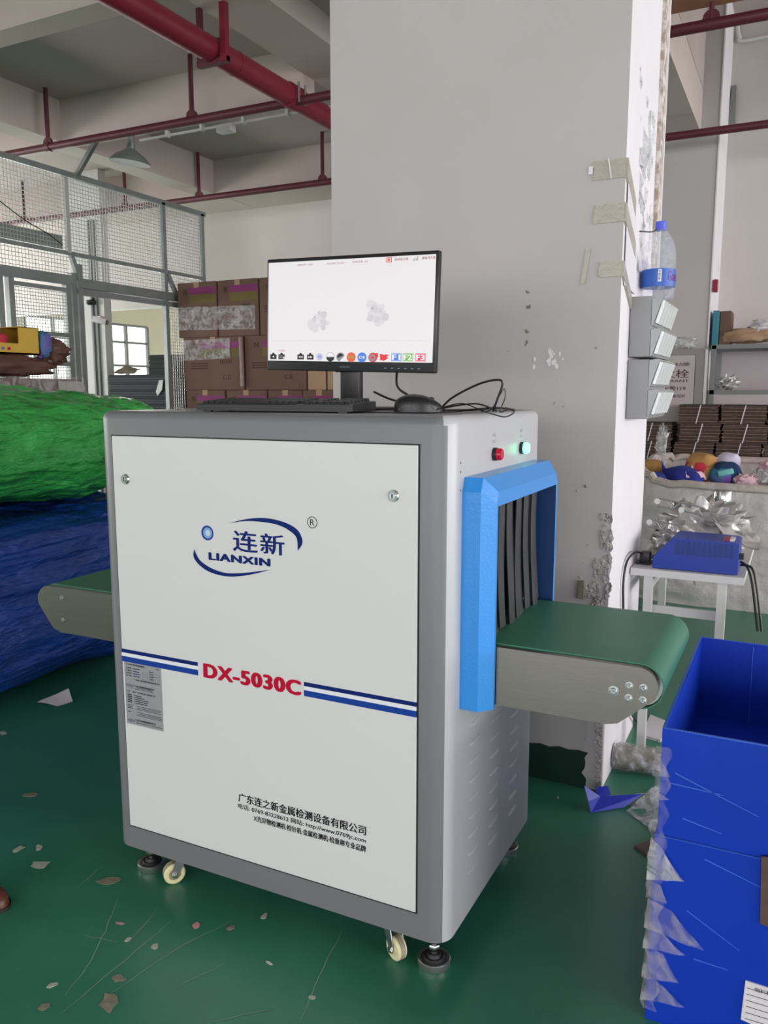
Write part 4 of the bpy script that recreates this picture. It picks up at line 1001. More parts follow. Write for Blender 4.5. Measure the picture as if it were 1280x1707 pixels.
lp_.add([cyl(radians(a), z) for a, z in ((-84, .062), (-72, .062), (-72, .104), (-84, .104))], [(0, 1, 2, 3)], 'print_white')
for i in range(8): lp_.add([(1.008*LR*cos(radians(a)), 1.008*LR*sin(radians(a)), z) for a, z in ((-82, .066 + i*.0045), (-76, .066 + i*.0045), (-76, .068 + i*.0045), (-82, .068 + i*.0045))], [(0, 1, 2, 3)], 'print_black')
lp_.build('label_print', bt, local=True)
cable('bottle_string', 'dark twisted wire tying the bottle neck to the pillar side', [(-.548, 3.12, 1.985), (-.52, 3.15, 1.985), (-.507, 3.17, 1.99), (-.50, 3.175, 1.998)], .002)

# ================================================================== TABLE AND THINGS ON IT
tb = thing('work_table', 'small white-painted metal table beside the pillar', 'table', (-.34, 3.6, 0))
MB().box((-.545, 3.22, .718), (-.14, 4.05, .745), 'white_paint').build('table_top', tb)
for x, y in ((-.48, 3.25), (-.215, 3.25), (-.525, 3.98), (-.262, 3.98)):
    MB().box((x - .016, y - .016, 0), (x + .016, y + .016, .72), 'white_paint').build('leg', tb)
MB().box((-.48, 3.27, .56), (-.215, 3.285, .595), 'white_paint').build('stretcher', tb)
MB().box((-.488, 3.25, .655), (-.472, 3.98, .685), 'white_paint').build('stretcher', tb)
bu = thing('blue_device', 'blue vented plastic power unit on the white table', 'device', (-.32, 3.34, .745))
prf = [(-.47, .748), (-.166, .748), (-.166, .862), (-.18, .868), (-.39, .87), (-.402, .866), (-.468, .79)]
MB().prism(prf, 3.25, 3.43, 'y', 'tool_blue').build('housing', bu)
for i in range(11): MB().box((-.382 + i*.019, 3.246, .808), (-.377 + i*.019, 3.252, .86), 'blue_inner').build('vent_rib', bu)
for x, z in ((-.475, .76), (-.475, .78)): MB().tube([(-.468, 3.3, z), (-.484, 3.3, z)], .007, 10, 'black_plastic').build('terminal', bu)
MB().box((-.166, 3.29, .80), (-.15, 3.32, .82), 'black_plastic').build('terminal', bu)
MB().box((-.22, 3.28, .868), (-.2, 3.34, .878), 'alarm_red').box((-.2, 3.28, .868), (-.185, 3.34, .876), 'white_plastic').build('clip', bu)
ad = thing('power_adapter', 'small black power adapter at the left end of the white table', 'adapter', (-.51, 3.33, .745))
MB().rbox((-.528, 3.31, .745), (-.49, 3.36, .792), .003, 'black_plastic', 2).build('adapter_body', ad); MB().rbox((-.54, 3.3, .745), (-.485, 3.37, .752), .002, 'black_plastic', 1).build('adapter_foot', ad)
cable('extension_lead', 'black cord curving down from the table beside the pillar', [(-.52, 3.31, .79), (-.53, 3.2, .81), (-.54, 3.1, .79), (-.54, 3.05, .72), (-.54, 3.07, .62), (-.54, 3.12, .4), (-.54, 3.3, .15), (-.53, 3.5, .006)], .0045)
for k, dx in ((0, 0), (1, .014)):
    cable('device_cable', ('left' if k == 0 else 'right') + ' one of the two black cables hanging off the blue device', [(-.16, 3.3, .79 - k*.012), (-.135 + dx, 3.28, .775), (-.115 + dx, 3.26, .72), (-.098 + dx, 3.24, .63), (-.085 + dx, 3.23, .55)], .0045)
# toy-like grey lattice pieces
def truss(x0, y0, z0, x1, y1, z1, label, curve):
    t = thing('lattice_bracket', label, 'bracket', ((x0+x1)/2, y0, min(z0, z1))); n = 8
    P = []; Q = []
    for i in range(n + 1):
        f = i / n; drop = -curve * max(0, f - .6) ** 2 * 5
        P.append(Vector((x0 + (x1-x0)*f, y0 + (y1-y0)*f, z0 + (z1-z0)*f + drop))); Q.append(P[-1] + Vector((0, 0, -.032 if f < .95 else -.024)))
    MB().tube(P, .0035, 6, 'shelf_grey').tube(Q, .0035, 6, 'shelf_grey').build('side_rail', t)
    w = MB()
    for i in range(n): w.tube([P[i] if i % 2 else Q[i], Q[i+1] if i % 2 else P[i+1]], .0018, 4, 'galv_wire')
    w.build('lattice', t)
    for f in (0, .4): c = P[0].lerp(P[-1], f) - Vector((0, 0, .012)); MB().tube([c - Vector((0, .008, 0)), c + Vector((0, .008, 0))], .012, 12, 'galv_wire').build('pivot', t)
truss(-.50, 3.52, .985, -.26, 3.52, .95, 'rear grey lattice bracket lying on foil on the table', .05)
truss(-.518, 3.46, .905, -.33, 3.45, .875, 'front grey lattice bracket behind the blue device', .25)
crumple('foil_bag', 'crumpled silver foil bag heaped behind the blue device', 'bag', -.33, 3.66, .853, .16, .14, .11, 'foil', .6, 4, 40, 24, fr=9, flatb=True)
crumple('foil_bag', 'loop of silver and dark film at the left of the blue device', 'bag', -.455, 3.52, .815, .05, .06, .07, 'foil', .7, 14, 30, 18, fr=10, flatb=True)
sheet('plastic_sheet', 'silvery plastic sheet hanging past the right end of the table', 'film', [(-.32, 3.5, .90), (-.11, 3.45, .80), (-.115, 3.6, .83), (-.25, 3.75, .93)], 'foil', .035, 18, 9)
th_ = thing('steel_thermos', 'shiny steel thermos cup standing behind the foil on the table', 'thermos', (-.275, 3.85, .745))
MB().lathe([(.036, 0), (.038, .004), (.038, .12), (.041, .13), (.036, .14), (.036, .155)], 32, 'chrome', T(-.275, 3.85, .745)).build('thermos_body', th_)
MB().lathe([(.040, .155), (.042, .158), (.042, .2), (.039, .202), (.039, .245), (.036, .25), (0, .25)], 32, 'chrome', T(-.275, 3.85, .745)).build('thermos_lid', th_)

# ================================================================== WHITE SACK AND TOYS
sk_ = thing('bulk_sack', 'big open white woven sack full of plush toys behind the table', 'sack', (-.1, 6.2, 0))
SXa, SXb, SYa, SYb = -1.02, .95, 5.72, 6.78
def sackf(sh):
    def f(u, v):
        th = 2*pi*u; c, s = cos(th), sin(th)
        se = lambda w: math.copysign(abs(w) ** .35, w)
        bul = 1 + .05 * sin(pi * min(1, v)) - .03 * v
        x = (SXa+SXb)/2 + se(c) * ((SXb-SXa)/2 - sh) * bul; y = (SYa+SYb)/2 + se(s) * ((SYb-SYa)/2 - sh) * bul
        top = .80 + .1 * (s + 1) / 2 + .03 * noise.noise(Vector((c*3, s*3, 1))) + (.04 if abs(c) > .7 else 0)
        z = sh * .5 + v * (top - sh * .5)
        q = Vector((x, y, z)); w = noise.noise(q * 4) * .03 - abs(noise.noise(Vector((q.x*3, q.y*3, q.z*11)))) * .035
        return q + Vector((c, s, 0)) * w * (1 if sh < .01 else .6)
    return f
MB().grid(sackf(0), 140, 36, 'white_sack', True, True).grid(sackf(.02), 100, 16, 'white_sack', True, True).build('sack_wall', sk_, ang=80)
rim = [sackf(.01)(i / 80, 1.0) for i in range(81)]
MB().tube([p + Vector((0, 0, .005 + .01*noise.noise(p*6))) for p in rim], .028, 8, 'sack_rim', False).build('rolled_rim', sk_)
o = crumple('sack_filling', None, None, (SXa+SXb)/2, (SYa+SYb)/2, .38, .88, .46, .37, 'plush_pink', .06, 3, 40, 20, parent=sk_, p=.4)
def plush(label, c, h, m, seed, rz=0, p=.85, amp=.12):
    t = thing('plush_toy', label, 'plush toy', (c[0], c[1], c[2] - h[2]), rz=rz)
    def fn(u, v):
        th_a = 2*pi*u; ph = -pi/2 + pi*v
        se = lambda w: math.copysign(abs(w) ** p, w)
        d = Vector((se(cos(ph))*se(cos(th_a)), se(cos(ph))*se(sin(th_a)), se(sin(ph))))
        return Vector((d.x*h[0], d.y*h[1], d.z*h[2])) * (1 + amp * noise.noise(d * 1.6 + Vector((seed, 0, 0)))) + Vector((0, 0, h[2]))
    MB().grid(fn, 32, 20, m, True, True).build('plush_body', t, local=True, ang=80); return t
tw = plush('dark blue plush whale with raised tail, tilted in the sack', (-.69, 5.93, .83), (.14, .1, .085), 'plush_navy', 1, rz=-.3)
MB().grid(lambda u, v: Vector((-.80 - .03*v + .02*cos(2*pi*u)*(1-v), 5.93 + .015*sin(2*pi*u)*(1-v*.9), .87 + .08*v)), 12, 6, 'plush_navy', True, True).build('tail', tw)
to = plush('tan round plush with red patch and pink points in the sack', (-.585, 6.1, .90), (.105, .1, .105), 'plush_tan', 2)
def patch(c, h, u0, u1, v0, v1, m, parent, k=1.03):
    MB().grid(lambda u, v: Vector((c[0] + h[0]*k*cos(u0+(u1-u0)*u)*cos(v0+(v1-v0)*v), c[1] + h[1]*k*sin(u0+(u1-u0)*u)*cos(v0+(v1-v0)*v), c[2] + h[2]*k*sin(v0+(v1-v0)*v))), 10, 7, m).build('plush_patch', parent)
patch((-.585, 6.1, .90), (.105, .1, .105), radians(-170), radians(-30), radians(-60), radians(22), 'plush_red', to)
for dx, dz in ((-.05, .0), (.03, -.045)):
    MB().grid(lambda u, v: Vector((-.585 + dx + .02*cos(2*pi*u)*(1-v), 5.985 + .01*sin(2*pi*u), .885 + dz + .05*v - .012)), 10, 5, 'plush_pink', True, True).build('plush_point', to)
patch((-.69, 5.93, .83), (.14, .1, .085), radians(-75), radians(15), radians(12), radians(38), 'plush_pink', tw, 1.1)
tt = plush('teal and purple plush with dark blue hood in the sack', (-.42, 6.05, .86), (.10, .09, .09), 'plush_dark', 5)
patch((-.43, 6.04, .85), (.095, .09, .085), radians(-160), radians(-60), radians(-60), radians(40), 'plush_teal', tt, 1.06)
MB().rbox((-.05, -.012, -.02), (.05, .012, .02), .01, 'plush_mint', 2, T(-.415, 5.945, .885) @ Matrix.Rotation(radians(-15), 4, 'Y')).build('plush_band', tt)
plush('round periwinkle plush lying next to the pillar in the sack', (-.86, 5.92, .80), (.11, .09, .07), 'plush_blue', 7)
plush('tan plush peeking out beside the pillar above the periwinkle one', (-.93, 6.12, .86), (.1, .09, .08), 'plush_tan', 8)
plush('pale lavender plush behind the teal one in the sack', (-.42, 6.25, .93), (.08, .07, .07), 'plush_lavender', 9)
for i, (x, y, z, s, m_) in enumerate(((-.29, 5.98, .83, .075, 'plush_pink'), (-.18, 6.0, .86, .08, 'film_thick'), (-.13, 6.2, .9, .1, 'plush_pink'), (-.02, 6.0, .84, .1, 'plush_pink'))):
    crumple('wrapped_toy', ['pink crumpled toy in clear wrap right of the teal plush', 'clear crinkled wrapper at the right in the sack', 'pink toy in wrap farther back at the right of the sack', 'pale wrapped toy at the very right edge of the sack'][i], 'toy', x, y, z, s, s*.8, s*.6, m_, .5, 20 + i, 26, 16, fr=9)
crumple('film_twist', 'twisted clear film strand standing before the cardboard bundles', 'film', -.93, 6.62, 1.02, .04, .03, .13, 'film_thick', .6, 31, 20, 20, fr=8)

# ================================================================== FLAT CARDBOARD BUNDLES
def bundle(x0, x1, y0, y1, z0, z1, label, seed, proto=None):
    t = thing('cardboard_bundle', label, 'cardboard', ((x0+x1)/2, (y0+y1)/2, z0), group='strapped flat cardboard bundles'); rnd = random.Random(seed); b = MB(); n = 11; h = (z1-z0)/n
    for i in range(n):
        a, c = rnd.uniform(-.008, .008), rnd.uniform(-.008, .008)
        b.box((x0+.008+a, y0+c, z0+h*i), (x1-.008+a, y1+c, z0+h*(i+.62)), 'carton_edge_light' if i % 2 else 'carton_edge')
        b.box((x0+.014, y0+.01, z0+h*(i+.62)), (x1-.014, y1-.01, z0+h*(i+1)), 'dark_gap')
    o = b.build('cardboard_layers', t); o['kind'] = 'stuff'
    sx = x0 + (x1-x0)*.45
    MB().prism([(sx, z0), (sx+.008, z0), (sx+.038, z1), (sx+.03, z1)], y0-.012, y0-.009, 'y', 'paper').build('strap', t)
    return t
BY = 6.95; rh = .1465; z_ = 0
for r in range(9):
    za, zb_ = r * rh, (r + 1) * rh
    for k, (xa, xb) in enumerate(((-.87, -.555), (-.555, -.215), (-.215, .12))):
        sh = .02 * ((r * 5) % 3 - 1)
        lab = 'flat brown cardboard bundle, %s column, %s' % (['left', 'middle', 'right'][k], {8: 'topmost, under the hydrant cabinet', 7: 'second from the top', 6: 'third from the top'}.get(r, ['lowest', 'second', 'third', 'fourth', 'fifth', 'sixth'][min(r, 5)] + ' up from the floor'))
        bundle(xa + sh, xb + sh, BY, BY + .35, za, zb_, lab, r*7+k)
for r in range(8):
    bundle(-1.25, -.9, 6.98, 7.3, r*rh, (r+1)*rh, 'darker cardboard bundle of the low column beside the pillar, ' + ('top one' if r == 7 else 'second one down' if r == 6 else ['lowest', 'second', 'third', 'fourth', 'fifth', 'sixth'][r] + ' up from the floor'), 100 + r)

# ================================================================== HYDRANT CABINET, SHELF
hc = thing('hydrant_cabinet', 'grey fire hydrant cabinet with red Chinese lettering on the far pillar', 'cabinet', (-1.05, 7.4, 1.1))
HX0, HX1, HZ0, HZ1, HY = -1.42, -.70, 1.0, 1.775, 7.33
MB().box((HX0, HY + .006, HZ0), (HX1, 7.45, HZ1), 'cabinet_frame').build('cabinet_body', hc)
d_ = MB().box((HX0 + .04, HY - .004, HZ0 + .03), (HX1 - .095, HY + .004, HZ1 - .055), 'cabinet_paint').build('cabinet_door', hc)
fr_ = MB(); fr_.box((HX0, HY - .006, HZ1 - .05), (HX1, HY + .01, HZ1), 'cabinet_frame'); fr_.box((HX1 - .09, HY - .008, HZ0), (HX1 - .02, HY + .01, HZ1 - .02), 'cabinet_frame'); fr_.box((HX1 - .02, HY - .012, HZ0), (HX1, HY + .01, HZ1 - .01), 'white_paint'); fr_.build('door_frame', hc)
hm = lambda u, v: (u, HY - .0055, v)
for tt_, ua, ub, va, vb in (('水力消防', -.955, -.835, 1.632, 1.662), ('消火栓', -1.16, -.84, 1.535, 1.605), ('HYDRANT', -1.1, -.838, 1.50, 1.522), ('火警119', -1.04, -.86, 1.43, 1.468), ('请保持设备完好', -1.1, -.86, 1.372, 1.40)):
    MB().text(tt_, hm, ua, ub, va, vb, 'cabinet_text', .02).build('cabinet_lettering', hc)
MB().box((-1.03, HY - .008, 1.64), (-.97, HY - .003, 1.72), 'tape').build('tape_patch', hc)
crumple('plastic_bag', 'clear pinkish plastic bag lying on top of the hydrant cabinet', 'bag', -.93, 7.39, 1.825, .13, .05, .05, 'film_thick', .35, 41, 30, 16, fr=9)
sh_ = thing('metal_shelf', 'grey steel shelf unit against the back wall at right', 'shelf', (-.1, 7.4, 0))
for x in (-.665, .85):
    for y in (7.42, 7.95): MB().box((x - .02, y - .02, 0), (x + .02, y + .02, 1.80), 'shelf_grey').build('post', sh_)
for z in (.1, .75, 1.40, 1.77): MB().box((-.68, 7.40, z), (.87, 7.97, z + .035), 'shelf_grey').build('shelf_board', sh_)
MB().box((-.68, 7.975, 1.2), (.87, 7.985, 1.78), 'cabinet_paint').build('back_panel', sh_)
MB().box((-.66, 7.41, 1.15), (.85, 7.42, 1.40), 'cabinet_paint').build('front_panel', sh_)
MB().box((-.23, 7.43, 1.435), (-.1, 7.6, 1.62), 'carton').build('dummy') if False else None
tag(MB().rbox((-.69, 7.45, 1.805), (-.64, 7.75, 2.085), .003, 'teal_box', 1).build('storage_box'), 'upright teal box at the left end of the shelf top', 'box')
tag(MB().rbox((-.635, 7.47, 1.805), (-.55, 7.75, 2.08), .003, 'carton', 1).build('storage_box'), 'upright brown box beside the teal one on the shelf top', 'box')
crumple('parcel_bag', 'rolled brown paper parcel on the shelf top', 'parcel', -.42, 7.5, 1.875, .2, .08, .06, 'carton_light', .3, 51, 34, 16, fr=6)
crumple('plastic_bag', 'white plastic bag on the brown parcel on the shelf', 'bag', -.27, 7.5, 1.955, .13, .08, .05, 'paper', .5, 52, 30, 16, fr=8)
crumple('parcel_bag', 'second brown paper parcel farther right on the shelf top', 'parcel', -.05, 7.52, 1.86, .14, .1, .05, 'carton_light', .3, 54, 24, 14, fr=6)
crumple('foil_scrap', 'crumpled silver and black foil on the middle shelf', 'foil', -.55, 7.5, 1.492, .08, .05, .052, 'foil', .7, 53, 30, 18, fr=10)
pa = thing('fire_alarm', 'small red fire alarm button on the edge of the far pillar', 'alarm', (-.69, 7.46, 2.28))
MB().rbox((-.705, 7.44, 2.235), (-.665, 7.5, 2.335), .004, 'alarm_red', 1).build('alarm_body', pa); MB().lathe([(.014, 0), (.014, .005), (0, .006)], 12, 'white_plastic', T(-.665, 7.47, 2.285) @ Matrix.Rotation(pi/2, 4, 'Y')).build('button', pa)

# ================================================================== BLUE BOXES (foreground)
def corr_box(name, label, x0, x1, y0, y1, z0, z1, t=.006, floor_z=None, ribs=True):
    T_ = thing(name, label, 'box', ((x0+x1)/2, (y0+y1)/2, z0))
    def panel(nm, a, b, ax):
        m_ = MB(); L_ = b[ax] - a[ax]; n = int(abs(L_) / .008); o_ = 1 - ax
        # corrugated outer and inner skins
        for side in (0, 1):
            base = (a[o_] if side == 0 else b[o_]); sg = -1 if side == 0 else 1; vs = []; fs = []
            for i in range(2*n + 1):
                c = a[ax] + L_ * i / (2*n); off = base + sg * (.0009 if i % 2 else 0)
                for z in (a[2], (a[2]+b[2])/2, b[2]):
                    bow = .004 * sin(pi * (c - a[ax]) / L_) * noise.noise(Vector((c*4, z*5, base)))
                    p = [0, 0, z]; p[ax] = c; p[o_] = off + bow; vs.append(p)
            for i in range(2*n):
                for j in range(2): k = i*3+j; fs.append((k, k+3, k+4, k+1))
            m_.add(vs, fs, 'crate_blue', True)
        e = [list(a), list(b)]; e[0][2] = b[2] - .001; e[1][2] = b[2] + .0012
        m_.box(e[0], e[1], 'crate_edge')
        return m_.build(nm, T_, ang=60)
    panel('front_panel', (x0, y0, z0), (x1, y0 + t, z1), 0); panel('back_panel', (x0, y1 - t, z0), (x1, y1, z1), 0)
    panel('side_panel', (x0, y0 + t, z0), (x0 + t, y1 - t, z1), 1); panel('side_panel', (x1 - t, y0 + t, z0), (x1, y1 - t, z1), 1)
    fz = floor_z if floor_z is not None else z0
    MB().box((x0 + t, y0 + t, fz), (x1 - t, y1 - t, fz + .006), 'crate_blue').build('bottom_panel', T_)
    return T_
lowb = corr_box('plastic_box', 'lower blue corrugated plastic box standing on the green floor', -.226, .40, 1.785, 2.55, 0.0, .45)
upb = corr_box('plastic_box', 'upper open blue corrugated plastic box stacked beside the conveyor end', -.221, .395, 1.791, 2.543, .452, .697)
for w in (.0, .0): pass
MB().tube([(-.075, 2.535, .46), (-.075, 2.535, .69)], .0012, 4, 'crate_edge').build('crease', upb)
tag(MB().prism([(-.028, .0745), (.06, .06), (.06, .165), (-.024, .168)], 1.780, 1.7835, 'y', 'paper').build('paper_label'), 'white form label stuck at the bottom right of the lower blue box', 'label')
pl_ = bpy.data.objects['paper_label']
pw = MB()
for i in range(6): pw.box((-.02, 1.7792, .08 + i*.0145), (.055, 1.7798, .081 + i*.0145), 'print_black')
pw.text('物料标识卡', lambda u, v: (u, 1.7791, v), -.005, .05, .15, .16, 'print_black'); pw.build('label_print', pl_)
tag(MB().prism([(-.01, .46), (.05, .47), (.05, .3), (-.004, .31)], 1.777, 1.7805, 'y', 'carton_edge').build('tape_patch'), 'shiny brown tape patch on the front of the lower blue box', 'tape')
def shred(pts, label, seed, m='film_thick'):
    t = thing('film_shred', label, 'film', pts[0]); rnd = random.Random(seed); b = MB(); P = [Vector(p) for p in pts]; n = len(P)
    vs = []; 
    for p in P: vs.append(p); 
    c = sum(P, Vector()) / n
    q = [c + Vector((0, -.008, .004))]
    b.add([*P, q[0]], [(i, (i+1) % n, n) for i in range(n)], m, False); b.build('film_piece', t)
FYb = 1.7785
def shred(z, w, h, dip, name_, seed, m='film_wrap'):
    rnd = random.Random(seed); q = lambda a: a * rnd.uniform(.7, 1.3)
    sheet('film_shred', 'torn clear film shred ' + name_, 'film', [(-.233, FYb, z + q(h)), (-.233 + q(w) * .5, FYb - .002, z + q(h) * .5), (-.233 + q(w), FYb - .004, z - q(h) * dip), (-.238, FYb - .001, z - q(h) * 1.1)], m, .011, 16, seed)
for k, a in enumerate(((.615, .03, .03, .9, 'near the top corner of the upper blue box', 'film_wrap'), (.545, .03, .018, .3, 'below the top corner of the upper blue box', 'film_wrap'), (.405, .06, .05, .9, 'hanging just under the seam of the two blue boxes', 'film_thick'),
                       (.325, .05, .02, 1.1, 'at upper middle of the lower blue box', 'film_wrap'), (.262, .10, .035, 1.2, 'fanning out widest at the middle of the lower blue box', 'film_wrap'), (.21, .07, .022, 1.0, 'below the widest fan on the lower blue box', 'film_wrap'),
                       (.15, .06, .035, .8, 'low on the corner of the lower blue box', 'film_wrap'), (.085, .075, .035, .5, 'near the floor corner of the lower blue box', 'film_wrap'))):
    shred(a[0], a[1], a[2], a[3], a[4], 30 + k, a[5])
for k, (xa, za, xb, zb_) in enumerate(((-.19, .60, -.02, .54), (-.2, .575, -.09, .572), (-.17, .50, -.09, .485), (-.15, .29, -.04, .23), (-.12, .42, .0, .385), (-.13, .18, -.06, .178))):
    tag(MB().prism([(xa, za), (xb, zb_), (xb, zb_ + .0015), (xa, za + .003)], FYb + (.009 if za > .46 else .0045), FYb + (.0115 if za > .46 else .0065), 'y', 'crate_edge').build('scuff_line', upb if za > .46 else lowb))
wrap = MB()
def wf(u, v):
    z = .03 + .63 * v
    w = .004 * noise.noise(Vector((u*6, 0, z*30))) + .003 * abs(noise.noise(Vector((u*14, 3, z*50))))
    return Vector((-.2325 - w, 1.781 + .035 - u*.035*1.0, z)) if u < .5 else Vector((-.2325 + (u - .5) * .06 + .006 * sin(z*90), 1.7785 - w - .0005, z))
wrap.grid(wf, 9, 110, 'film_wrap'); tag(wrap.build('film_wrap', ang=80), 'ragged clear film wrapped along the left corner of the blue boxes', 'film')

# ================================================================== FLOOR THINGS
bo = thing('blue_scrap', 'folded boat-shaped blue plastic scrap on the floor by the pillar', 'scrap', (-.5, 2.74, 0))
MB().add([(-.545, 2.66, .002), (-.45, 2.75, .002), (-.40, 2.82, .03), (-.53, 2.73, .032), (-.545, 2.69, .002), (-.47, 2.79, .003), (-.58, 2.7, .075), (-.56, 2.68, .03)],
         [(0, 1, 2, 3), (4, 5, 2, 3), (0, 3, 6, 7), (0, 1, 5, 4), (3, 4, 6)], 'blue_scrap').build('folded_sheet', bo)
MB().add([(-.545, 2.72, .028), (-.5, 2.76, .03), (-.515, 2.78, .052), (-.55, 2.755, .05)], [(0, 1, 2, 3)], 'blue_scrap').build('flap', bo)
tag(MB().grid(lambda u, v: Vector((-.545 + .19*v, 3.04 + .052*cos(2*pi*u) + .02*v, .054 + .052*sin(2*pi*u))) + Vector((0, cos(2*pi*u), sin(2*pi*u))) * (.010*noise.noise(Vector((v*8, cos(2*pi*u)*2, sin(2*pi*u)*2)))-.004), 24, 22, 'film_thick', True, True)
    .tube([(-.54, 3.04, .053), (-.36, 3.06, .053)], .045, 14, 'scrap_dirty').build('film_roll'), 'roll of dirty clear film lying by the table leg', 'roll')
tag(MB().add([(-.375, 2.505, .0), (-.29, 2.44, .0), (-.2, 2.6, .0), (-.28, 2.64, .0), (-.375, 2.505, .008), (-.29, 2.44, .008), (-.2, 2.6, .008), (-.28, 2.64, .008)], [(4,5,6,7),(0,1,5,4),(1,2,6,5),(2,3,7,6),(3,0,4,7)], 'brown_plate').build('brown_board'), 'thin brown board on the floor partly under the blue boxes', 'board')
sheet('plastic_sheet', 'clear plastic film sheet flat on the floor left of the blue boxes', 'film', [(-.44, 2.72, .004), (-.27, 2.57, .004), (-.24, 2.9, .004), (-.38, 2.95, .004)], 'film_thick', .012, 16, 22)
cable('white_string', 'thin pale string lying on the floor between pillar and film roll', [(-.54, 2.79, .002), (-.47, 2.82, .002), (-.42, 2.87, .002), (-.33, 2.93, .002)], .0018, 5, 'scrap')
tag(MB().prism([(-.50, 3.38), (-.42, 3.36), (-.40, 3.56), (-.50, 3.62)], 0, .012, 'z', 'paper').build('white_card'), 'white sheet of card flat on the floor under the table', 'card')
shoe = thing('shoe', 'brown leather shoe tip at the left edge on the floor', 'shoe', (-1.93, 1.42, 0))
MB().grid(lambda u, v: Vector((-1.945 + .075*cos(2*pi*u)*sin(pi*(.5+.5*v))*1.0, 1.40 + .04*sin(2*pi*u)*sin(pi*(.5+.5*v)), .008 + .05*(v**.5 if v > 0 else 0))), 24, 8, 'shoe_leather', True, True).build('upper', shoe)
MB().grid(lambda u, v: Vector((-1.945 + .079*cos(2*pi*u), 1.40 + .044*sin(2*pi*u), .012*v)), 24, 2, 'rubber', True, True).build('sole', shoe)
FL = bpy.data.objects['floor']; WM['floor'] = Matrix.Translation(FL.location)
def scrap(x, y, r, label, m='scrap', seed=0, el=1.6, rot=.6):
    rnd = random.Random(seed); n = 11; pts = []
    for j in range(n):
        a = 2*pi*j/n; q = r * rnd.uniform(.6, 1.1); px, py = q*el*cos(a), q*sin(a); pts.append((x + px*cos(rot) - py*sin(rot), y + px*sin(rot) + py*cos(rot)))
    tag(MB().prism(pts, .0004, .0016, 'z', m).build('paper_scrap'), label, 'scrap')
SP = [(-2.359, 1.894, .022, 'scrap_dirty', 'brownish scrap on the floor far left, alone'), (-2.10, 1.63, .018, 'scrap', 'pale scrap at the left edge, nearest the machine side'), (-2.05, 1.665, .015, 'scrap', 'small oval pale scrap left of the bigger torn patch'),
      (-1.968, 1.60, .028, 'scrap', 'long torn pale patch left of the machine foot'), (-1.481, 1.458, .010, 'scrap', 'small pale scrap in front of the left caster, to its left'), (-1.36, 1.585, .012, 'scrap_pink', 'tiny pink scrap below the left caster'),
      (-1.55, 1.50, .006, 'scrap_pink', 'tiny red-pink chip left of the caster'), (-1.27, 1.619, .014, 'scrap_dirty', 'beige crumpled chip in front of the machine'), (-1.36, 1.27, .03, 'scrap_dirty', 'largest dirty patch at the lower left'), (-1.40, 1.34, .018, 'scrap_dirty', 'small dirty patch just above the largest one'),
      (-1.525, 1.25, .012, 'scrap', 'round pale chip at the bottom left'), (-1.40, 1.47, .012, 'scrap', 'pale chip between the two long scratches'), (-.942, 1.498, .009, 'scrap', 'pale round chip at the lower middle floor'), (-1.484, 1.19, .015, 'scrap_dirty', 'dull chip at the bottom left corner'),
      (-.674, 2.716, .004, 'white_paint', 'thin white sliver behind the machine near the pillar'), (-1.10, 1.55, .005, 'white_paint', 'tiny white chip under the maker lettering'), (-.80, 1.42, .006, 'white_paint', 'tiny white chip in front of the right caster'), (-1.22, 1.7, .012, 'scrap', 'curled translucent scrap under the machine edge'),
      (-2.905, 2.22, .02, 'scrap', 'pale scrap at the left edge beside the blue bale'), (-1.72, 1.63, .03, 'scrap_dirty', 'long dirty tape end by the left foot')]
for i, (x, y, r, m_, lab) in enumerate(SP): scrap(x, y, r * .8, lab, m_, i, 1.5 if r > .006 else 3, .5 + i)
tp_ = sheet('paper_scrap', 'folded white paper scrap on the floor under the left conveyor', 'scrap', [(-3.05, 2.52, .004), (-2.93, 2.53, .004), (-2.91, 2.6, .004), (-3.0, 2.66, .03)], 'paper', .006, 6, 3)
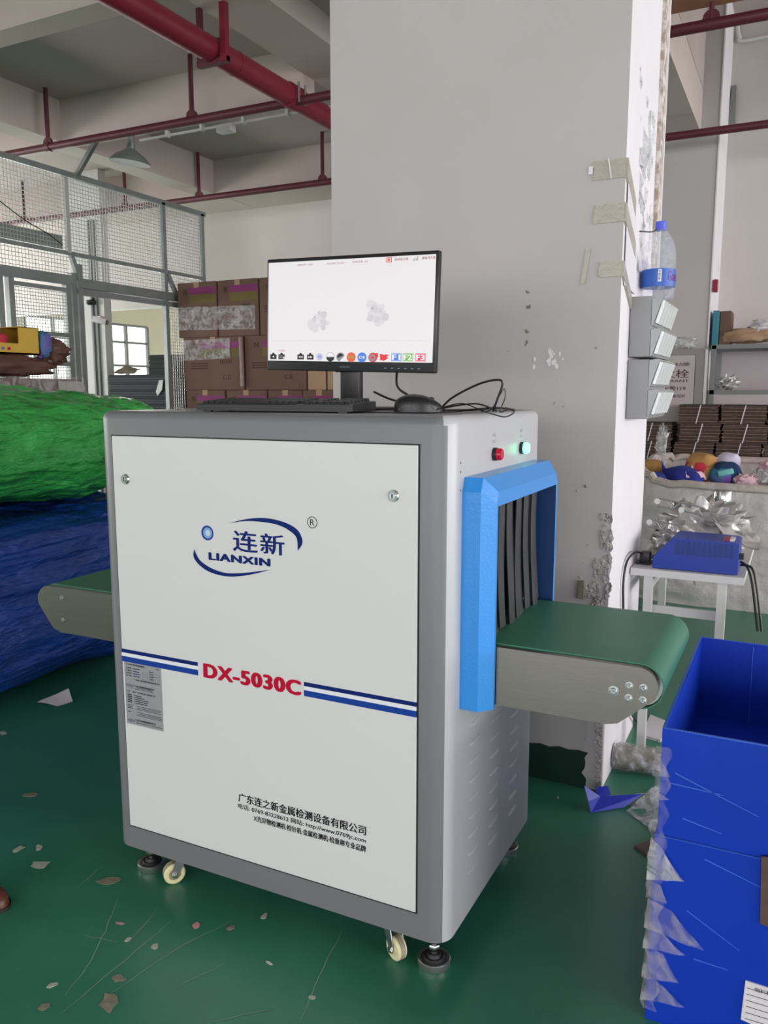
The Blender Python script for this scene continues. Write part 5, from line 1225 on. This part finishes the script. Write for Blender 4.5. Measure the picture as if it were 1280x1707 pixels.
def scratch(pts, r=.0014):
    P = [Vector((x, y, .0008)) for x, y in pts]; out = []
    for i in range(len(P) - 1):
        for k in range(6): f = k/6; q = P[i].lerp(P[i+1], f); out.append(q + Vector((.002*sin(k + i*3), .002*cos(k*2+i), 0)))
    out.append(P[-1]); vs = []; n = len(out)
    for i, p in enumerate(out):
        d = (out[min(i+1, n-1)] - out[max(i-1, 0)]).normalized(); s = Vector((-d.y, d.x, 0)) * r * (.4 + .6*sin(pi*i/(n-1)))
        vs += [p - s, p + s]
    MB().add(vs, [(2*i, 2*i+2, 2*i+3, 2*i+1) for i in range(n-1)], 'scratch').build('scratch', FL)
for p in ([(-1.779, 1.565), (-1.797, 1.692)], [(-1.633, 1.575), (-1.56, 1.46), (-1.50, 1.34), (-1.47, 1.24)], [(-1.434, 1.57), (-1.43, 1.40), (-1.434, 1.193)], [(-1.288, 1.643), (-1.34, 1.5), (-1.383, 1.272)],
          [(-1.0, 1.746), (-.97, 1.6), (-.929, 1.426)], [(-1.114, 1.323), (-1.009, 1.421)], [(-1.5, 1.58), (-1.47, 1.45)], [(-1.2, 1.5), (-1.25, 1.38)], [(-.72, 1.5), (-.70, 1.44)], [(-1.6, 1.42), (-1.5, 1.44)]): scratch(p)

# repeats carry a common group
GR = {'tape_strip': 'tape strips on the big pillar', 'film_shred': 'torn film shreds on the blue boxes', 'sprinkler_pipe': 'thin red sprinkler pipes', 'notice_paper': 'paper notices on the pillar side',
      'wrapped_carton': 'film-wrapped cartons behind the bales', 'device_cable': 'cables hanging off the blue device', 'wrapped_toy': 'wrapped toys in the white sack', 'lattice_bracket': 'lattice brackets on the table',
      'sheet_stack': 'dark cardboard stacks in the opening', 'plastic_box': 'blue plastic boxes'}
for o in bpy.data.objects:
    if o.parent is None and 'label' in o and 'group' not in o:
        k = o.name.split('.')[0]
        if k in GR: o['group'] = GR[k]
        elif k == 'plush_toy': o['group'] = 'plush toys in the yellow box' if o.location.x < -3 else 'plush toys in the white sack'
        elif k == 'paper_scrap' and o.location.z < .01: o['group'] = 'scraps on the green floor'
for o in bpy.data.objects:
    if o.parent is None and o.name.split('.')[0] == 'cardboard_carton' and 'group' not in o: o['group'] = 'export cartons stacked before the back wall'
